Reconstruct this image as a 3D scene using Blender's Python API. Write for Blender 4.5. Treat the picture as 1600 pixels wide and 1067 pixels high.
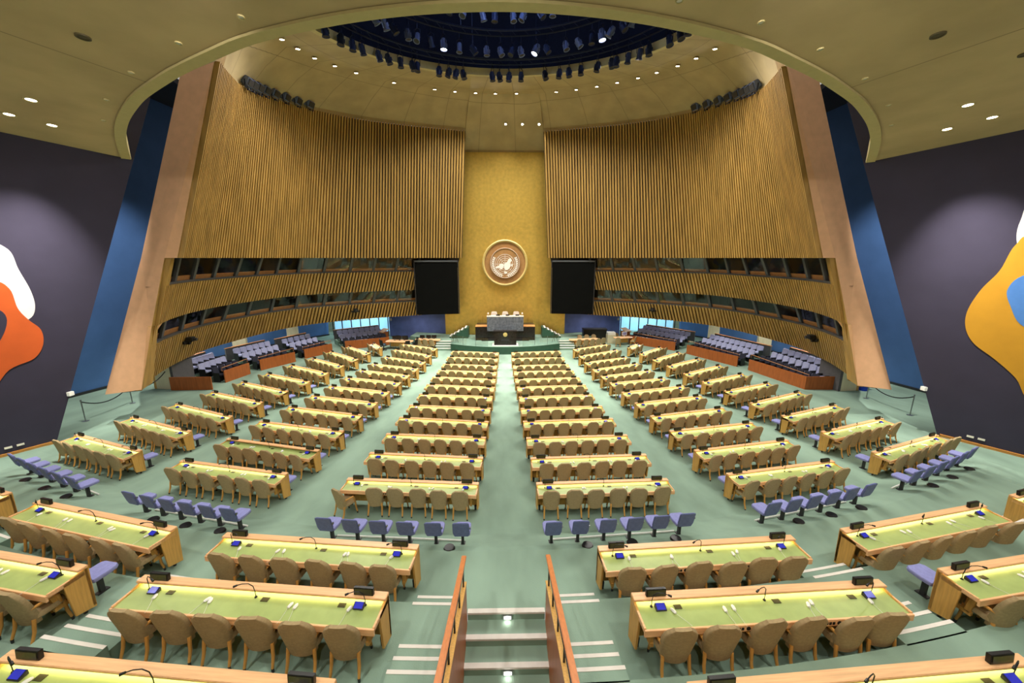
import bpy, bmesh, math, random
from mathutils import Vector, Matrix
random.seed(7)
S = bpy.context.scene
COL = S.collection
for o in list(bpy.data.objects): bpy.data.objects.remove(o)
PI = math.pi
# ------------------------------------------------------------------ camera
CAMZ = 8.17
cd = bpy.data.cameras.new('camera'); cam = bpy.data.objects.new('camera', cd); COL.objects.link(cam)
cd.sensor_width = 36.0; cd.lens = 600.0 / 1600.0 * 36.0; cd.clip_end = 200
cam.location = (0, 0, CAMZ); cam.rotation_euler = (math.radians(90 - 12.2707), 0, math.radians(-1.0262))
S.camera = cam
# ------------------------------------------------------------------ world, exposure
S.view_settings.view_transform = 'Standard'; S.view_settings.look = 'None'; S.view_settings.gamma = 1.0
S.view_settings.exposure = 0.15; S.view_settings.use_curve_mapping = False
W = bpy.data.worlds.new('hall_air'); S.world = W; W.use_nodes = True
W.node_tree.nodes['Background'].inputs[0].default_value = (1.0, 0.96, 0.88, 1)
W.node_tree.nodes['Background'].inputs[1].default_value = 0.42
RING_W, HOUSE_W, RIG_W, WASH_W, DESK_E, BOX_W = 1700, 720, 2600, 5000, 8.0, 500
OUTER_FILL_W = 5000
# ------------------------------------------------------------------ materials
def lin(c):
    return tuple(((x / 255.0) / 12.92 if x / 255.0 <= 0.04045 else ((x / 255.0 + 0.055) / 1.055) ** 2.4) for x in c)
def nodes(name):
    m = bpy.data.materials.new(name); m.use_nodes = True
    nt = m.node_tree; return m, nt, nt.nodes['Principled BSDF']
def mat(name, rgb, rough=0.6, metal=0.0, var=0.12, scale=6.0, bump=0.0, bscale=80.0, stretch=(1, 1, 1), spec=0.4, coords='Object', emit=0.0, erg=None):
    m, nt, b = nodes(name); N = nt.nodes; L = nt.links
    c = lin(rgb)
    b.inputs['Roughness'].default_value = rough; b.inputs['Metallic'].default_value = metal
    b.inputs['Specular IOR Level'].default_value = spec
    if var > 0:
        tc = N.new('ShaderNodeTexCoord'); mp = N.new('ShaderNodeMapping'); mp.inputs['Scale'].default_value = stretch
        nz = N.new('ShaderNodeTexNoise'); nz.inputs['Scale'].default_value = scale; nz.inputs['Detail'].default_value = 4
        cr = N.new('ShaderNodeValToRGB')
        cr.color_ramp.elements[0].position = 0.3; cr.color_ramp.elements[1].position = 0.7
        cr.color_ramp.elements[0].color = (*[x * (1 - var) for x in c], 1); cr.color_ramp.elements[1].color = (*[min(1, x * (1 + var)) for x in c], 1)
        L.new(tc.outputs[coords], mp.inputs[0]); L.new(mp.outputs[0], nz.inputs['Vector']); L.new(nz.outputs['Fac'], cr.inputs[0]); L.new(cr.outputs[0], b.inputs['Base Color'])
        if bump > 0:
            n2 = N.new('ShaderNodeTexNoise'); n2.inputs['Scale'].default_value = bscale; L.new(mp.outputs[0], n2.inputs['Vector'])
            bp = N.new('ShaderNodeBump'); bp.inputs['Strength'].default_value = bump; bp.inputs['Distance'].default_value = 0.01
            L.new(n2.outputs['Fac'], bp.inputs['Height']); L.new(bp.outputs[0], b.inputs['Normal'])
    else:
        b.inputs['Base Color'].default_value = (*c, 1)
    if emit > 0:
        b.inputs['Emission Color'].default_value = (*lin(erg or rgb), 1); b.inputs['Emission Strength'].default_value = emit
    return m
M = {}
M['carpet'] = mat('green_carpet', (134, 158, 141), 0.95, var=0.24, scale=0.45, bump=0.25, bscale=60, stretch=(1.6, 0.6, 1), spec=0.1)
M['nosing'] = mat('white_nosing', (226, 220, 210), 0.7, var=0.05)
M['ledge'] = mat('pale_wood', (240, 188, 136), 0.38, var=0.14, scale=3, stretch=(0.7, 12, 12))
M['panel'] = mat('honey_wood', (212, 162, 84), 0.45, var=0.14, scale=3, stretch=(12, 12, 0.8))
M['cherry'] = mat('cherry_wood', (165, 90, 40), 0.4, var=0.2, scale=2, stretch=(8, 8, 0.7))
M['rail'] = mat('orange_rail_wood', (205, 125, 65), 0.35, var=0.12, scale=4, stretch=(10, 1, 10))
M['leather'] = mat('green_leather', (164, 182, 110), 0.36, var=0.08, scale=5)
M['tan'] = mat('tan_fabric', (172, 150, 112), 0.9, var=0.1, scale=30, bump=0.3, bscale=300, spec=0.15)
M['chairwood'] = mat('chair_wood', (205, 150, 75), 0.4, var=0.12, scale=5)
M['black'] = mat('black_plastic', (26, 25, 24), 0.4, var=0.1)
M['screen'] = mat('black_screen', (8, 9, 8), 0.8, var=0.2, scale=2, spec=0.1)
M['dark'] = mat('dark_metal', (48, 48, 50), 0.45, var=0.1)
M['steel'] = mat('steel', (140, 145, 145), 0.35, metal=0.8, var=0.05)
M['signface'] = mat('sign_face', (66, 64, 36), 0.3, var=0.2, scale=25)
M['display'] = mat('blue_display', (30, 30, 150), 0.2, var=0, emit=0.5, erg=(64, 70, 190))
M['white'] = mat('white_plastic', (232, 232, 225), 0.4, var=0.03)
M['lamp_tube'] = mat('desk_lamp_tube', (255, 246, 200), 0.5, var=0, emit=DESK_E, erg=(255, 244, 190))
M['lamp_off'] = mat('desk_lamp_tube_off', (190, 185, 160), 0.5, var=0)
M['seatblue'] = mat('lavender_upholstery', (142, 145, 196), 0.85, var=0.08, scale=20, bump=0.2, bscale=200, spec=0.15)
M['shellblue'] = mat('slate_blue_shell', (108, 120, 166), 0.7, var=0.1, scale=15)
M['galfabric'] = mat('grey_blue_upholstery', (172, 176, 208), 0.85, var=0.1, scale=20, spec=0.15)
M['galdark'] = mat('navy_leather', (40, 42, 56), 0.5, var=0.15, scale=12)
M['slat'] = mat('slat_wood', (170, 134, 70), 0.5, var=0.25, scale=1.1, stretch=(3, 3, 0.25))
M['slatback'] = mat('slat_backing', (34, 23, 10), 0.8, var=0.1)
M['pillar'] = mat('pink_wood_panel', (224, 174, 132), 0.55, var=0.06, scale=3)
M['gold'] = mat('gold_leaf', (216, 180, 88), 0.34, metal=0.5, var=0.1, scale=3.5, stretch=(1, 1, 1), bump=0.15, bscale=25)
M['bluewall'] = mat('blue_wall', (78, 116, 172), 0.8, var=0.08, scale=1)
M['backblue'] = mat('navy_blue_wall', (112, 126, 192), 0.75, var=0.2, scale=0.9)
M['mural'] = mat('dark_violet_wall', (57, 52, 70), 0.85, var=0.07, scale=1.2, bump=0.1, bscale=30)
M['baseboard'] = mat('baseboard_wood', (190, 130, 62), 0.5, var=0.1)
M['paintwhite'] = mat('paint_white', (238, 230, 228), 0.8, var=0.02)
M['paintorange'] = mat('paint_orange', (208, 92, 36), 0.8, var=0.06, scale=2)
M['paintochre'] = mat('paint_ochre', (202, 146, 38), 0.8, var=0.05, scale=2)
M['paintblue'] = mat('paint_blue', (78, 128, 196), 0.8, var=0.04)
M['trim'] = mat('cream_plaster', (196, 180, 128), 0.8, var=0.04)
M['dome'] = mat('dome_blue_black', (16, 20, 38), 0.8, var=0.2)
M['truss'] = mat('truss_paint', (34, 40, 62), 0.45, metal=0.3, var=0.1)
M['fixture'] = mat('stage_lamp_body', (50, 60, 92), 0.45, var=0.15)
M['fixturegrey'] = mat('stage_lamp_grey', (108, 120, 156), 0.4, var=0.15)
M['bulb'] = mat('lit_lamp', (255, 250, 235), 0.4, var=0, emit=22, erg=(255, 250, 238))
M['softbulb'] = mat('lit_step_lamp', (255, 250, 240), 0.4, var=0, emit=2.2, erg=(255, 250, 240))
M['unlit'] = mat('unlit_lamp', (214, 208, 190), 0.5, var=0.05)
M['can'] = mat('recessed_can', (88, 78, 50), 0.6, var=0.1)
M['winframe'] = mat('grey_window_metal', (84, 88, 92), 0.45, var=0.08)
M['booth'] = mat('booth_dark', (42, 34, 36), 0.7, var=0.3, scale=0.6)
M['boothwood'] = mat('booth_wood', (205, 140, 84), 0.5, var=0.12)
M['marblegrey'] = mat('grey_marble', (106, 110, 118), 0.3, var=0.4, scale=5)
M['marbledark'] = mat('dark_marble', (38, 32, 30), 0.25, var=0.45, scale=6)
M['stagegreen'] = mat('dark_green_stone', (50, 84, 66), 0.5, var=0.12, scale=3)
M['cream'] = mat('cream_leather', (232, 214, 196), 0.5, var=0.03)
M['offwhite'] = mat('off_white_panel', (222, 212, 178), 0.6, var=0.05, scale=2, stretch=(6, 6, .5))
M['binblue'] = mat('blue_bin', (26, 58, 170), 0.4, var=0.05)
M['orange'] = mat('orange_lid', (206, 128, 66), 0.5, var=0.05)
M['rope'] = mat('black_rope', (24, 26, 30), 0.7, var=0.1)
M['greywall'] = mat('grey_partition', (92, 90, 92), 0.8, var=0.08)
M['daylight'] = mat('lobby_daylight', (150, 205, 235), 0.4, var=0, emit=0.85, erg=(150, 208, 240))
M['embl'] = mat('emblem_bronze', (172, 128, 78), 0.5, var=0.12, scale=3)
M['emblwhite'] = mat('emblem_white_gold', (255, 250, 240), 0.4, var=0.02)
M['emblring'] = mat('emblem_ring_gold', (214, 190, 118), 0.4, var=0.05)
M['stair'] = mat('grey_green_tread', (170, 180, 168), 0.8, var=0.06)
def glassmat():
    m, nt, b = nodes('window_glass'); N = nt.nodes; L = nt.links
    tr = N.new('ShaderNodeBsdfTransparent'); tr.inputs[0].default_value = (0.86, 0.9, 0.9, 1)
    gl = N.new('ShaderNodeBsdfGlossy'); gl.inputs['Roughness'].default_value = 0.04
    mx = N.new('ShaderNodeMixShader'); mx.inputs[0].default_value = 0.07
    L.new(tr.outputs[0], mx.inputs[1]); L.new(gl.outputs[0], mx.inputs[2]); L.new(mx.outputs[0], N['Material Output'].inputs[0])
    return m
M['glass'] = glassmat()
def ceilmat(name, rgb, cy, step, off, rings):
    # plaster with thin radial and ring joints
    m, nt, b = nodes(name); N = nt.nodes; L = nt.links
    b.inputs['Roughness'].default_value = 0.9; b.inputs['Specular IOR Level'].default_value = 0.15
    tc = N.new('ShaderNodeTexCoord'); sp = N.new('ShaderNodeSeparateXYZ'); L.new(tc.outputs['Object'], sp.inputs[0])
    def ma(op, a, bb=None):
        n = N.new('ShaderNodeMath'); n.operation = op
        for i, v in enumerate((a, bb)):
            if v is None: continue
            if isinstance(v, (int, float)): n.inputs[i].default_value = v
            else: L.new(v, n.inputs[i])
        return n.outputs[0]
    x = sp.outputs[0]; y = ma('SUBTRACT', sp.outputs[1], cy)
    r = ma('SQRT', ma('ADD', ma('MULTIPLY', x, x), ma('MULTIPLY', y, y)))
    an = ma('ARCTAN2', x, y)
    fr = ma('FRACT', ma('ADD', ma('DIVIDE', an, math.radians(step)), off))
    dist = ma('MULTIPLY', ma('MULTIPLY', ma('ABSOLUTE', ma('SUBTRACT', fr, 0.5)), math.radians(step)), r)
    line = ma('LESS_THAN', dist, 0.018)
    for R in rings:
        line = ma('MAXIMUM', line, ma('LESS_THAN', ma('ABSOLUTE', ma('SUBTRACT', r, R)), 0.018))
    nz = N.new('ShaderNodeTexNoise'); nz.inputs['Scale'].default_value = 0.7; nz.inputs['Detail'].default_value = 5; L.new(tc.outputs['Object'], nz.inputs['Vector'])
    c = lin(rgb); cr = N.new('ShaderNodeValToRGB')
    cr.color_ramp.elements[0].color = (*[v * 0.9 for v in c], 1); cr.color_ramp.elements[1].color = (*[min(1, v * 1.08) for v in c], 1)
    cr.color_ramp.elements[0].position = .35; cr.color_ramp.elements[1].position = .65
    L.new(nz.outputs['Fac'], cr.inputs[0])
    mx = N.new('ShaderNodeMixRGB'); L.new(line, mx.inputs[0]); L.new(cr.outputs[0], mx.inputs[1]); mx.inputs[2].default_value = (*[v * 0.6 for v in c], 1)
    L.new(mx.outputs[0], b.inputs['Base Color'])
    return m
M['ceil'] = ceilmat('tan_ceiling', (198, 174, 132), 23.5, 33, 0.0, [])
M['ceilup'] = ceilmat('tan_upper_ceiling', (180, 160, 120), 22.0, 12, 0.2, [10.6, 12.6])
# ------------------------------------------------------------------ mesh builder
class MB:
    def __init__(s): s.v = []; s.f = []; s.m = []
    def add(s, vs, fs, mi=0):
        n = len(s.v); s.v += [tuple(p) for p in vs]; s.f += [tuple(i + n for i in f) for f in fs]; s.m += [mi] * len(fs); return s
    def box(s, x0, x1, y0, y1, z0, z1, mi=0, mx=None):
        vs = [(x, y, z) for z in (z0, z1) for y in (y0, y1) for x in (x0, x1)]
        if mx: vs = [tuple(mx @ Vector(p)) for p in vs]
        return s.add(vs, [(0, 2, 3, 1), (4, 5, 7, 6), (0, 1, 5, 4), (1, 3, 7, 5), (3, 2, 6, 7), (2, 0, 4, 6)], mi)
    def prism(s, poly, z0, z1, mi=0):
        n = len(poly); g0 = z0 if isinstance(z0, (list, tuple)) else [z0] * n; g1 = z1 if isinstance(z1, (list, tuple)) else [z1] * n
        vs = [(p[0], p[1], g0[i]) for i, p in enumerate(poly)] + [(p[0], p[1], g1[i]) for i, p in enumerate(poly)]
        a = sum(poly[i][0] * poly[(i + 1) % n][1] - poly[(i + 1) % n][0] * poly[i][1] for i in range(n))
        fs = [tuple(range(n - 1, -1, -1)), tuple(range(n, 2 * n))] + [(i, (i + 1) % n, n + (i + 1) % n, n + i) for i in range(n)]
        if a < 0: fs = [tuple(reversed(f)) for f in fs]
        return s.add(vs, fs, mi)
    def slab(s, front, off, mi=0, side=None):
        # polygon in 3-D extruded by the vector off
        n = len(front); o = Vector(off); vs = [tuple(p) for p in front] + [tuple(Vector(p) + o) for p in front]
        fs = [tuple(range(n)), tuple(range(2 * n - 1, n - 1, -1))] + [(i, i + n, (i + 1) % n + n, (i + 1) % n) for i in range(n)]
        s.add(vs, fs, mi)
        if side is not None: s.m[-n:] = [side] * n
        return s
    def tube(s, pts, r, n=8, mi=0, cap=True):
        P = [Vector(p) for p in pts]; rs = r if isinstance(r, (list, tuple)) else [r] * len(P); rings = []
        for i, p in enumerate(P):
            t = (P[min(i + 1, len(P) - 1)] - P[max(i - 1, 0)]).normalized()
            u = t.cross(Vector((0, 0, 1)));
            if u.length < 1e-3: u = t.cross(Vector((0, 1, 0)))
            u.normalize(); w = u.cross(t)
            rings.append([p + (u * math.cos(2 * PI * k / n) + w * math.sin(2 * PI * k / n)) * rs[i] for k in range(n)])
        vs = [q for R in rings for q in R]; fs = []
        for i in range(len(P) - 1):
            for k in range(n): fs.append((i * n + k, i * n + (k + 1) % n, (i + 1) * n + (k + 1) % n, (i + 1) * n + k))
        if cap: fs += [tuple(range(n - 1, -1, -1)), tuple(range((len(P) - 1) * n, len(P) * n))]
        return s.add(vs, fs, mi)
    def lathe(s, prof, n=16, mi=0, c=(0, 0, 0)):
        vs = [(c[0] + r * math.cos(2 * PI * k / n), c[1] + r * math.sin(2 * PI * k / n), c[2] + z) for r, z in prof for k in range(n)]
        fs = [(i * n + k, i * n + (k + 1) % n, (i + 1) * n + (k + 1) % n, (i + 1) * n + k) for i in range(len(prof) - 1) for k in range(n)]
        fs += [tuple(range(n - 1, -1, -1)), tuple(range((len(prof) - 1) * n, len(prof) * n))]
        return s.add(vs, fs, mi)
    def grid(s, rows, mi=0, close=False):
        n = len(rows[0]); vs = [p for r in rows for p in r]; fs = []
        for i in range(len(rows) - 1):
            for k in range(n if close else n - 1): fs.append((i * n + k, i * n + (k + 1) % n, (i + 1) * n + (k + 1) % n, (i + 1) * n + k))
        return s.add(vs, fs, mi)
    def merge(s, o, mx=None, mi=None):
        n = len(s.v); s.v += [tuple(mx @ Vector(p)) for p in o.v] if mx else o.v
        s.f += [tuple(i + n for i in f) for f in o.f]; s.m += o.m if mi is None else [mi] * len(o.f); return s
    def mesh(s, name, mats, smooth=False, bevel=0.0, fix=True, weld=False):
        me = bpy.data.meshes.new(name); me.from_pydata(s.v, [], s.f)
        for m in (mats if isinstance(mats, (list, tuple)) else [mats]): me.materials.append(m)
        me.polygons.foreach_set('material_index', s.m)
        if fix or bevel or weld:
            b = bmesh.new(); b.from_mesh(me)
            if weld: bmesh.ops.remove_doubles(b, verts=b.verts, dist=1e-4)
            if fix: bmesh.ops.recalc_face_normals(b, faces=b.faces)
            if bevel: bmesh.ops.bevel(b, geom=[e for e in b.edges if e.is_manifold and e.calc_face_angle(0) > 0.6], offset=bevel, segments=2, affect='EDGES', clamp_overlap=True)
            b.to_mesh(me); b.free()
        if smooth:
            me.polygons.foreach_set('use_smooth', [True] * len(me.polygons))
            me.set_sharp_from_angle(angle=math.radians(38))
        me.update(); return me
    def build(s, name, mats, parent=None, **k):
        return put(name, s.mesh(name, mats, **k), parent)
def put(name, me, parent=None):
    o = bpy.data.objects.new(name, me); COL.objects.link(o)
    if parent: o.parent = parent
    return o
def tag(o, label, cat, group=None):
    o['label'] = label; o['category'] = cat
    if group: o['group'] = group
    return o
def thing(name, label, cat, loc=(0, 0, 0), rz=0.0, group=None, scale=1.0):
    o = bpy.data.objects.new(name, None); COL.objects.link(o); o.empty_display_size = 0.1
    o.location = loc; o.rotation_euler = (0, 0, rz)
    if scale != 1.0: o.scale = scale if isinstance(scale, (tuple, list)) else (scale,) * 3
    return tag(o, label, cat, group)
def struct(o): o['kind'] = 'structure'; return o
def light(name, kind, loc, energy, parent=None, color=(1, .965, .895), size=0.15, spot=120, blend=1.0, aim=None):
    d = bpy.data.lights.new(name, kind); d.energy = energy; d.color = color
    if kind == 'SPOT': d.spot_size = math.radians(spot); d.spot_blend = blend; d.shadow_soft_size = size
    elif kind == 'POINT': d.shadow_soft_size = size
    o = bpy.data.objects.new(name, d); COL.objects.link(o); o.location = loc
    if aim is not None: o.rotation_euler = (Vector(aim) - Vector(loc)).to_track_quat('-Z', 'Y').to_euler()
    if parent: o.parent = parent
    return o
ORD = ['zeroth', 'first', 'second', 'third', 'fourth', 'fifth', 'sixth', 'seventh', 'eighth', 'ninth', 'tenth', 'eleventh', 'twelfth', 'thirteenth', 'fourteenth', 'fifteenth', 'sixteenth', 'seventeenth', 'eighteenth', 'nineteenth', 'twentieth']
def ordn(n):
    if n <= 20: return ORD[n]
    return {2: 'twenty', 3: 'thirty'}[n // 10] + '-' + ORD[n % 10] if n % 10 else {3: 'thirtieth', 4: 'fortieth'}[n // 10]
SIDE = {-1: 'left', 1: 'right'}
# ------------------------------------------------------------------ floor: a bowl that steps up towards the back
YC = 42.0
def hled(s):
    s = min(s, 31.0); return 6.36 + .0616 * (s - 10.1) - .00114 * (s - 10.1) * (s - 20)
def FZ(x, y):
    r = math.hypot(x, y - YC); s = YC - r
    if y > YC: return 0.0
    fade = max(0.0, min(1.0, (17.2 - abs(x)) / 2.6))
    if s >= 8.8: return 7.35 - hled(s)
    z0 = 7.35 - hled(8.8)
    if s >= 7.3: return z0 + (1.90 - z0) * (8.8 - s) / 1.5 * fade
    return z0 + (1.90 - z0) * fade
PW = 0.70                                       # half width of the sunken stair
def build_floor():
    mb = MB(); rows = []
    ss = [5.75 + i * 0.25 for i in range(15)] + [9.3] + [9.6 + i * 1.0 for i in range(27)] + [37.5, 40.0, 41.9]
    A = 84
    for s in ss:
        r = YC - s
        rows.append([(r * math.sin(a), YC - r * math.cos(a), FZ(r * math.sin(a), YC - r * math.cos(a))) for a in [math.radians(-84 + 168 * k / A) for k in range(A + 1)]])
    mb.grid(rows)
    e = rows[-1]
    # level ground past the focus, to the back walls
    mb.add([(-30, 36, -.015), (30, 36, -.015), (30, 60, -.015), (-30, 60, -.015)], [(0, 1, 2, 3)])
    # tiers behind
    for s1, s0, z, zb in ((5.55, 3.95, 2.33, 1.2), (3.95, 2.35, 2.71, 1.6), (2.35, -1.5, 3.1, 2.0)):
        for sg in (-1, 1):
            r1, r0 = YC - s1, YC - s0; a0 = math.asin((PW + .06) / r1); a1 = math.radians(46)
            an = [a0 + (a1 - a0) * k / 40 for k in range(41)]
            out = [(sg * r1 * math.sin(a), YC - r1 * math.cos(a)) for a in an]; inn = [(sg * r0 * math.sin(a), YC - r0 * math.cos(a)) for a in an]
            inn[0] = (sg * (PW + .06), inn[0][1])
            mb.grid([[(*p, zb) for p in out], [(*p, z) for p in out], [(*p, z) for p in inn]])
            if s1 == 5.55:
                r2 = YC - 5.75; mb.grid([[(sg * r2 * math.sin(a), YC - r2 * math.cos(a), FZ(sg * r2 * math.sin(a), YC - r2 * math.cos(a))) for a in an], [(*p, FZ(*p)) for p in out]])
            mb.add([(*out[0], zb), (*out[0], z), (*inn[0], z), (*inn[0], zb)], [(0, 1, 2, 3)])
    # stair going down between the two half walls
    zs = 1.90; y = 5.75
    for k in range(4):
        ya, yb = y - .36 * k, y - .36 * (k + 1) if k < 3 else -1.0
        z1 = zs - .155 * (k + 1)
        mb.add([(-PW, ya, z1 + .155), (PW, ya, z1 + .155), (PW, ya, z1), (-PW, ya, z1)], [(0, 1, 2, 3)])
        mb.add([(-PW, ya, z1), (PW, ya, z1), (PW, yb, z1), (-PW, yb, z1)], [(0, 1, 2, 3)])
    struct(mb.build('floor', M['carpet'], fix=False))
build_floor()
# white nosing strips on the stair and on the aisle steps
def strip_arc(name, s, z, x0, x1, w=.055):
    r = YC - s; mb = MB(); n = 6
    a = [math.asin((x0 + (x1 - x0) * k / n) / r) for k in range(n + 1)]
    o = [(r * math.sin(t), YC - r * math.cos(t)) for t in a]; i = [((r + w) * math.sin(t), YC - (r + w) * math.cos(t)) for t in a]
    mb.grid([[(*p, z - .06) for p in o], [(*p, z + .006) for p in o], [(*p, z + .006) for p in i], [(*p, z - .06) for p in i]])
    return struct(mb.build(name, M['nosing']))
tn = 0
for k in range(3):
    tn += 1; y = 5.75 - .36 * k; z = 1.90 - .155 * k
    struct(MB().box(-PW, PW, y - .008, y + .085, z - .03, z + .008).build('trim_%d' % tn, M['nosing']))
for sg in (-1, 1):
    for (xa, xb) in ((.78, 1.62), (5.75, 6.85), (10.95, 12.1)):
        lo, hi = (sg * xb, sg * xa) if sg < 0 else (sg * xa, sg * xb)
        # two risers then three, each with a white edge
        for s, z, zb in ((5.89, 2.115, 1.90), (5.55, 2.33, 2.1), (4.70, 2.456, 2.33), (4.42, 2.583, 2.33), (4.14, 2.71, 2.33)):
            tn += 1; strip_arc('trim_%d' % tn, s, z, lo, hi)
            if z != 2.33:
                r = YC - s; mb = MB(); n = 6
                a = [math.asin((lo + (hi - lo) * k / n) / r) for k in range(n + 1)]
                q = [(r * math.sin(t), YC - r * math.cos(t)) for t in a]; e = .36 if z < 2.3 else s - 3.93
                q2 = [((r + e) * math.sin(t), YC - (r + e) * math.cos(t)) for t in a]
                mb.prism(q + q2[::-1], zb - .03, z); tn += 1; struct(mb.build('trim_%d' % tn, M['carpet']))
# ------------------------------------------------------------------ slatted side walls, booths, pillars
NODES = [((-16.5, 16.8, 2.3), (-14.29, 17.40), (-12.18, 18.5, 16.27)), ((-17.7, 18.9, 2.35), (-15.07, 19.2), (-12.95, 20.3, 16.53)), ((-18.7, 21.8, 2.4), (-15.8, 21.8), (-14.0, 23.0, 17.05)),
         ((-19.0, 25.3, 2.5), (-15.97, 25.5), (-14.47, 26.5, 17.78)), ((-17.3, 31.3, 2.65), (-15.06, 31.0), (-13.37, 31.0, 18.51)), ((-12.5, 35.0, 2.75), (-10.64, 34.4), (-9.8, 34.5, 18.91)), ((-5.5, 38.0, 2.8), (-4.03, 37.0), (-3.4, 36.5, 18.91))]
def crom(P, u):
    n = len(P) - 1; t = max(0, min(n - 1e-6, u * n)); i = int(t); f = t - i
    p = [Vector(P[max(0, min(n, j))]) for j in (i - 1, i, i + 1, i + 2)]
    return 0.5 * ((2 * p[1]) + (p[2] - p[0]) * f + (2 * p[0] - 5 * p[1] + 4 * p[2] - p[3]) * f * f + (3 * p[1] - p[0] - 3 * p[2] + p[3]) * f ** 3)
CP = [n[0] for n in NODES]; BP = [(n[1][0], n[1][1], 8.17) for n in NODES]; TP = [n[2] for n in NODES]
# equal steps along the middle curve
_fine = [crom(BP, k / 600) for k in range(601)]; _acc = [0]
for k in range(600): _acc.append(_acc[-1] + (_fine[k + 1] - _fine[k]).length)
def useq(n):
    out = []; j = 0
    for i in range(n + 1):
        t = _acc[-1] * i / n
        while j < 599 and _acc[j + 1] < t: j += 1
        out.append((j + (t - _acc[j]) / (_acc[j + 1] - _acc[j])) / 600)
    return out
def inward(u):
    d = crom(BP, min(1, u + .01)) - crom(BP, max(0, u - .01)); n = Vector((d.y, -d.x, 0)).normalized()
    return n
def lower(u, z, back=0.0):
    c = crom(CP, u); b = crom(BP, u) - inward(u) * .42
    w = (z - c.z) / (8.17 - c.z); p = c + (b - c) * w; p.z = z
    return p - inward(u) * back
def mir(p, sg): return (p[0] * -sg, p[1], p[2])      # nodes describe the left side (sg=-1)
def slat_sheet(us, f0, f1, name, sg, depth=.2, frac=.56):
    """slats: f0/f1 give the foot and head of the slat at u"""
    mb = MB()
    for i in range(len(us) - 1):
        a, b = us[i], us[i] + (us[i + 1] - us[i]) * frac
        nn = inward((a + b) / 2) * depth
        q = [f0(a), f0(b), f1(b), f1(a)]; r = [p + nn for p in q]
        mb.add([mir(p, sg) for p in q + r], [(4, 5, 6, 7), (0, 4, 7, 3), (5, 1, 2, 6), (0, 1, 5, 4), (3, 7, 6, 2)], 0)
    mb.grid([[mir(f0(u), sg) for u in us], [mir(f1(u), sg) for u in us]], 1)
    mb.grid([[mir(f0(u), sg) for u in us], [mir(f0(u) - inward(u) * .5, sg) for u in us]], 1)
    return struct(mb.build(name, [M['slat'], M['slatback']], fix=True))
WZ = ((6.95, 8.17, 7), (4.12, 5.25, 5))
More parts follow.
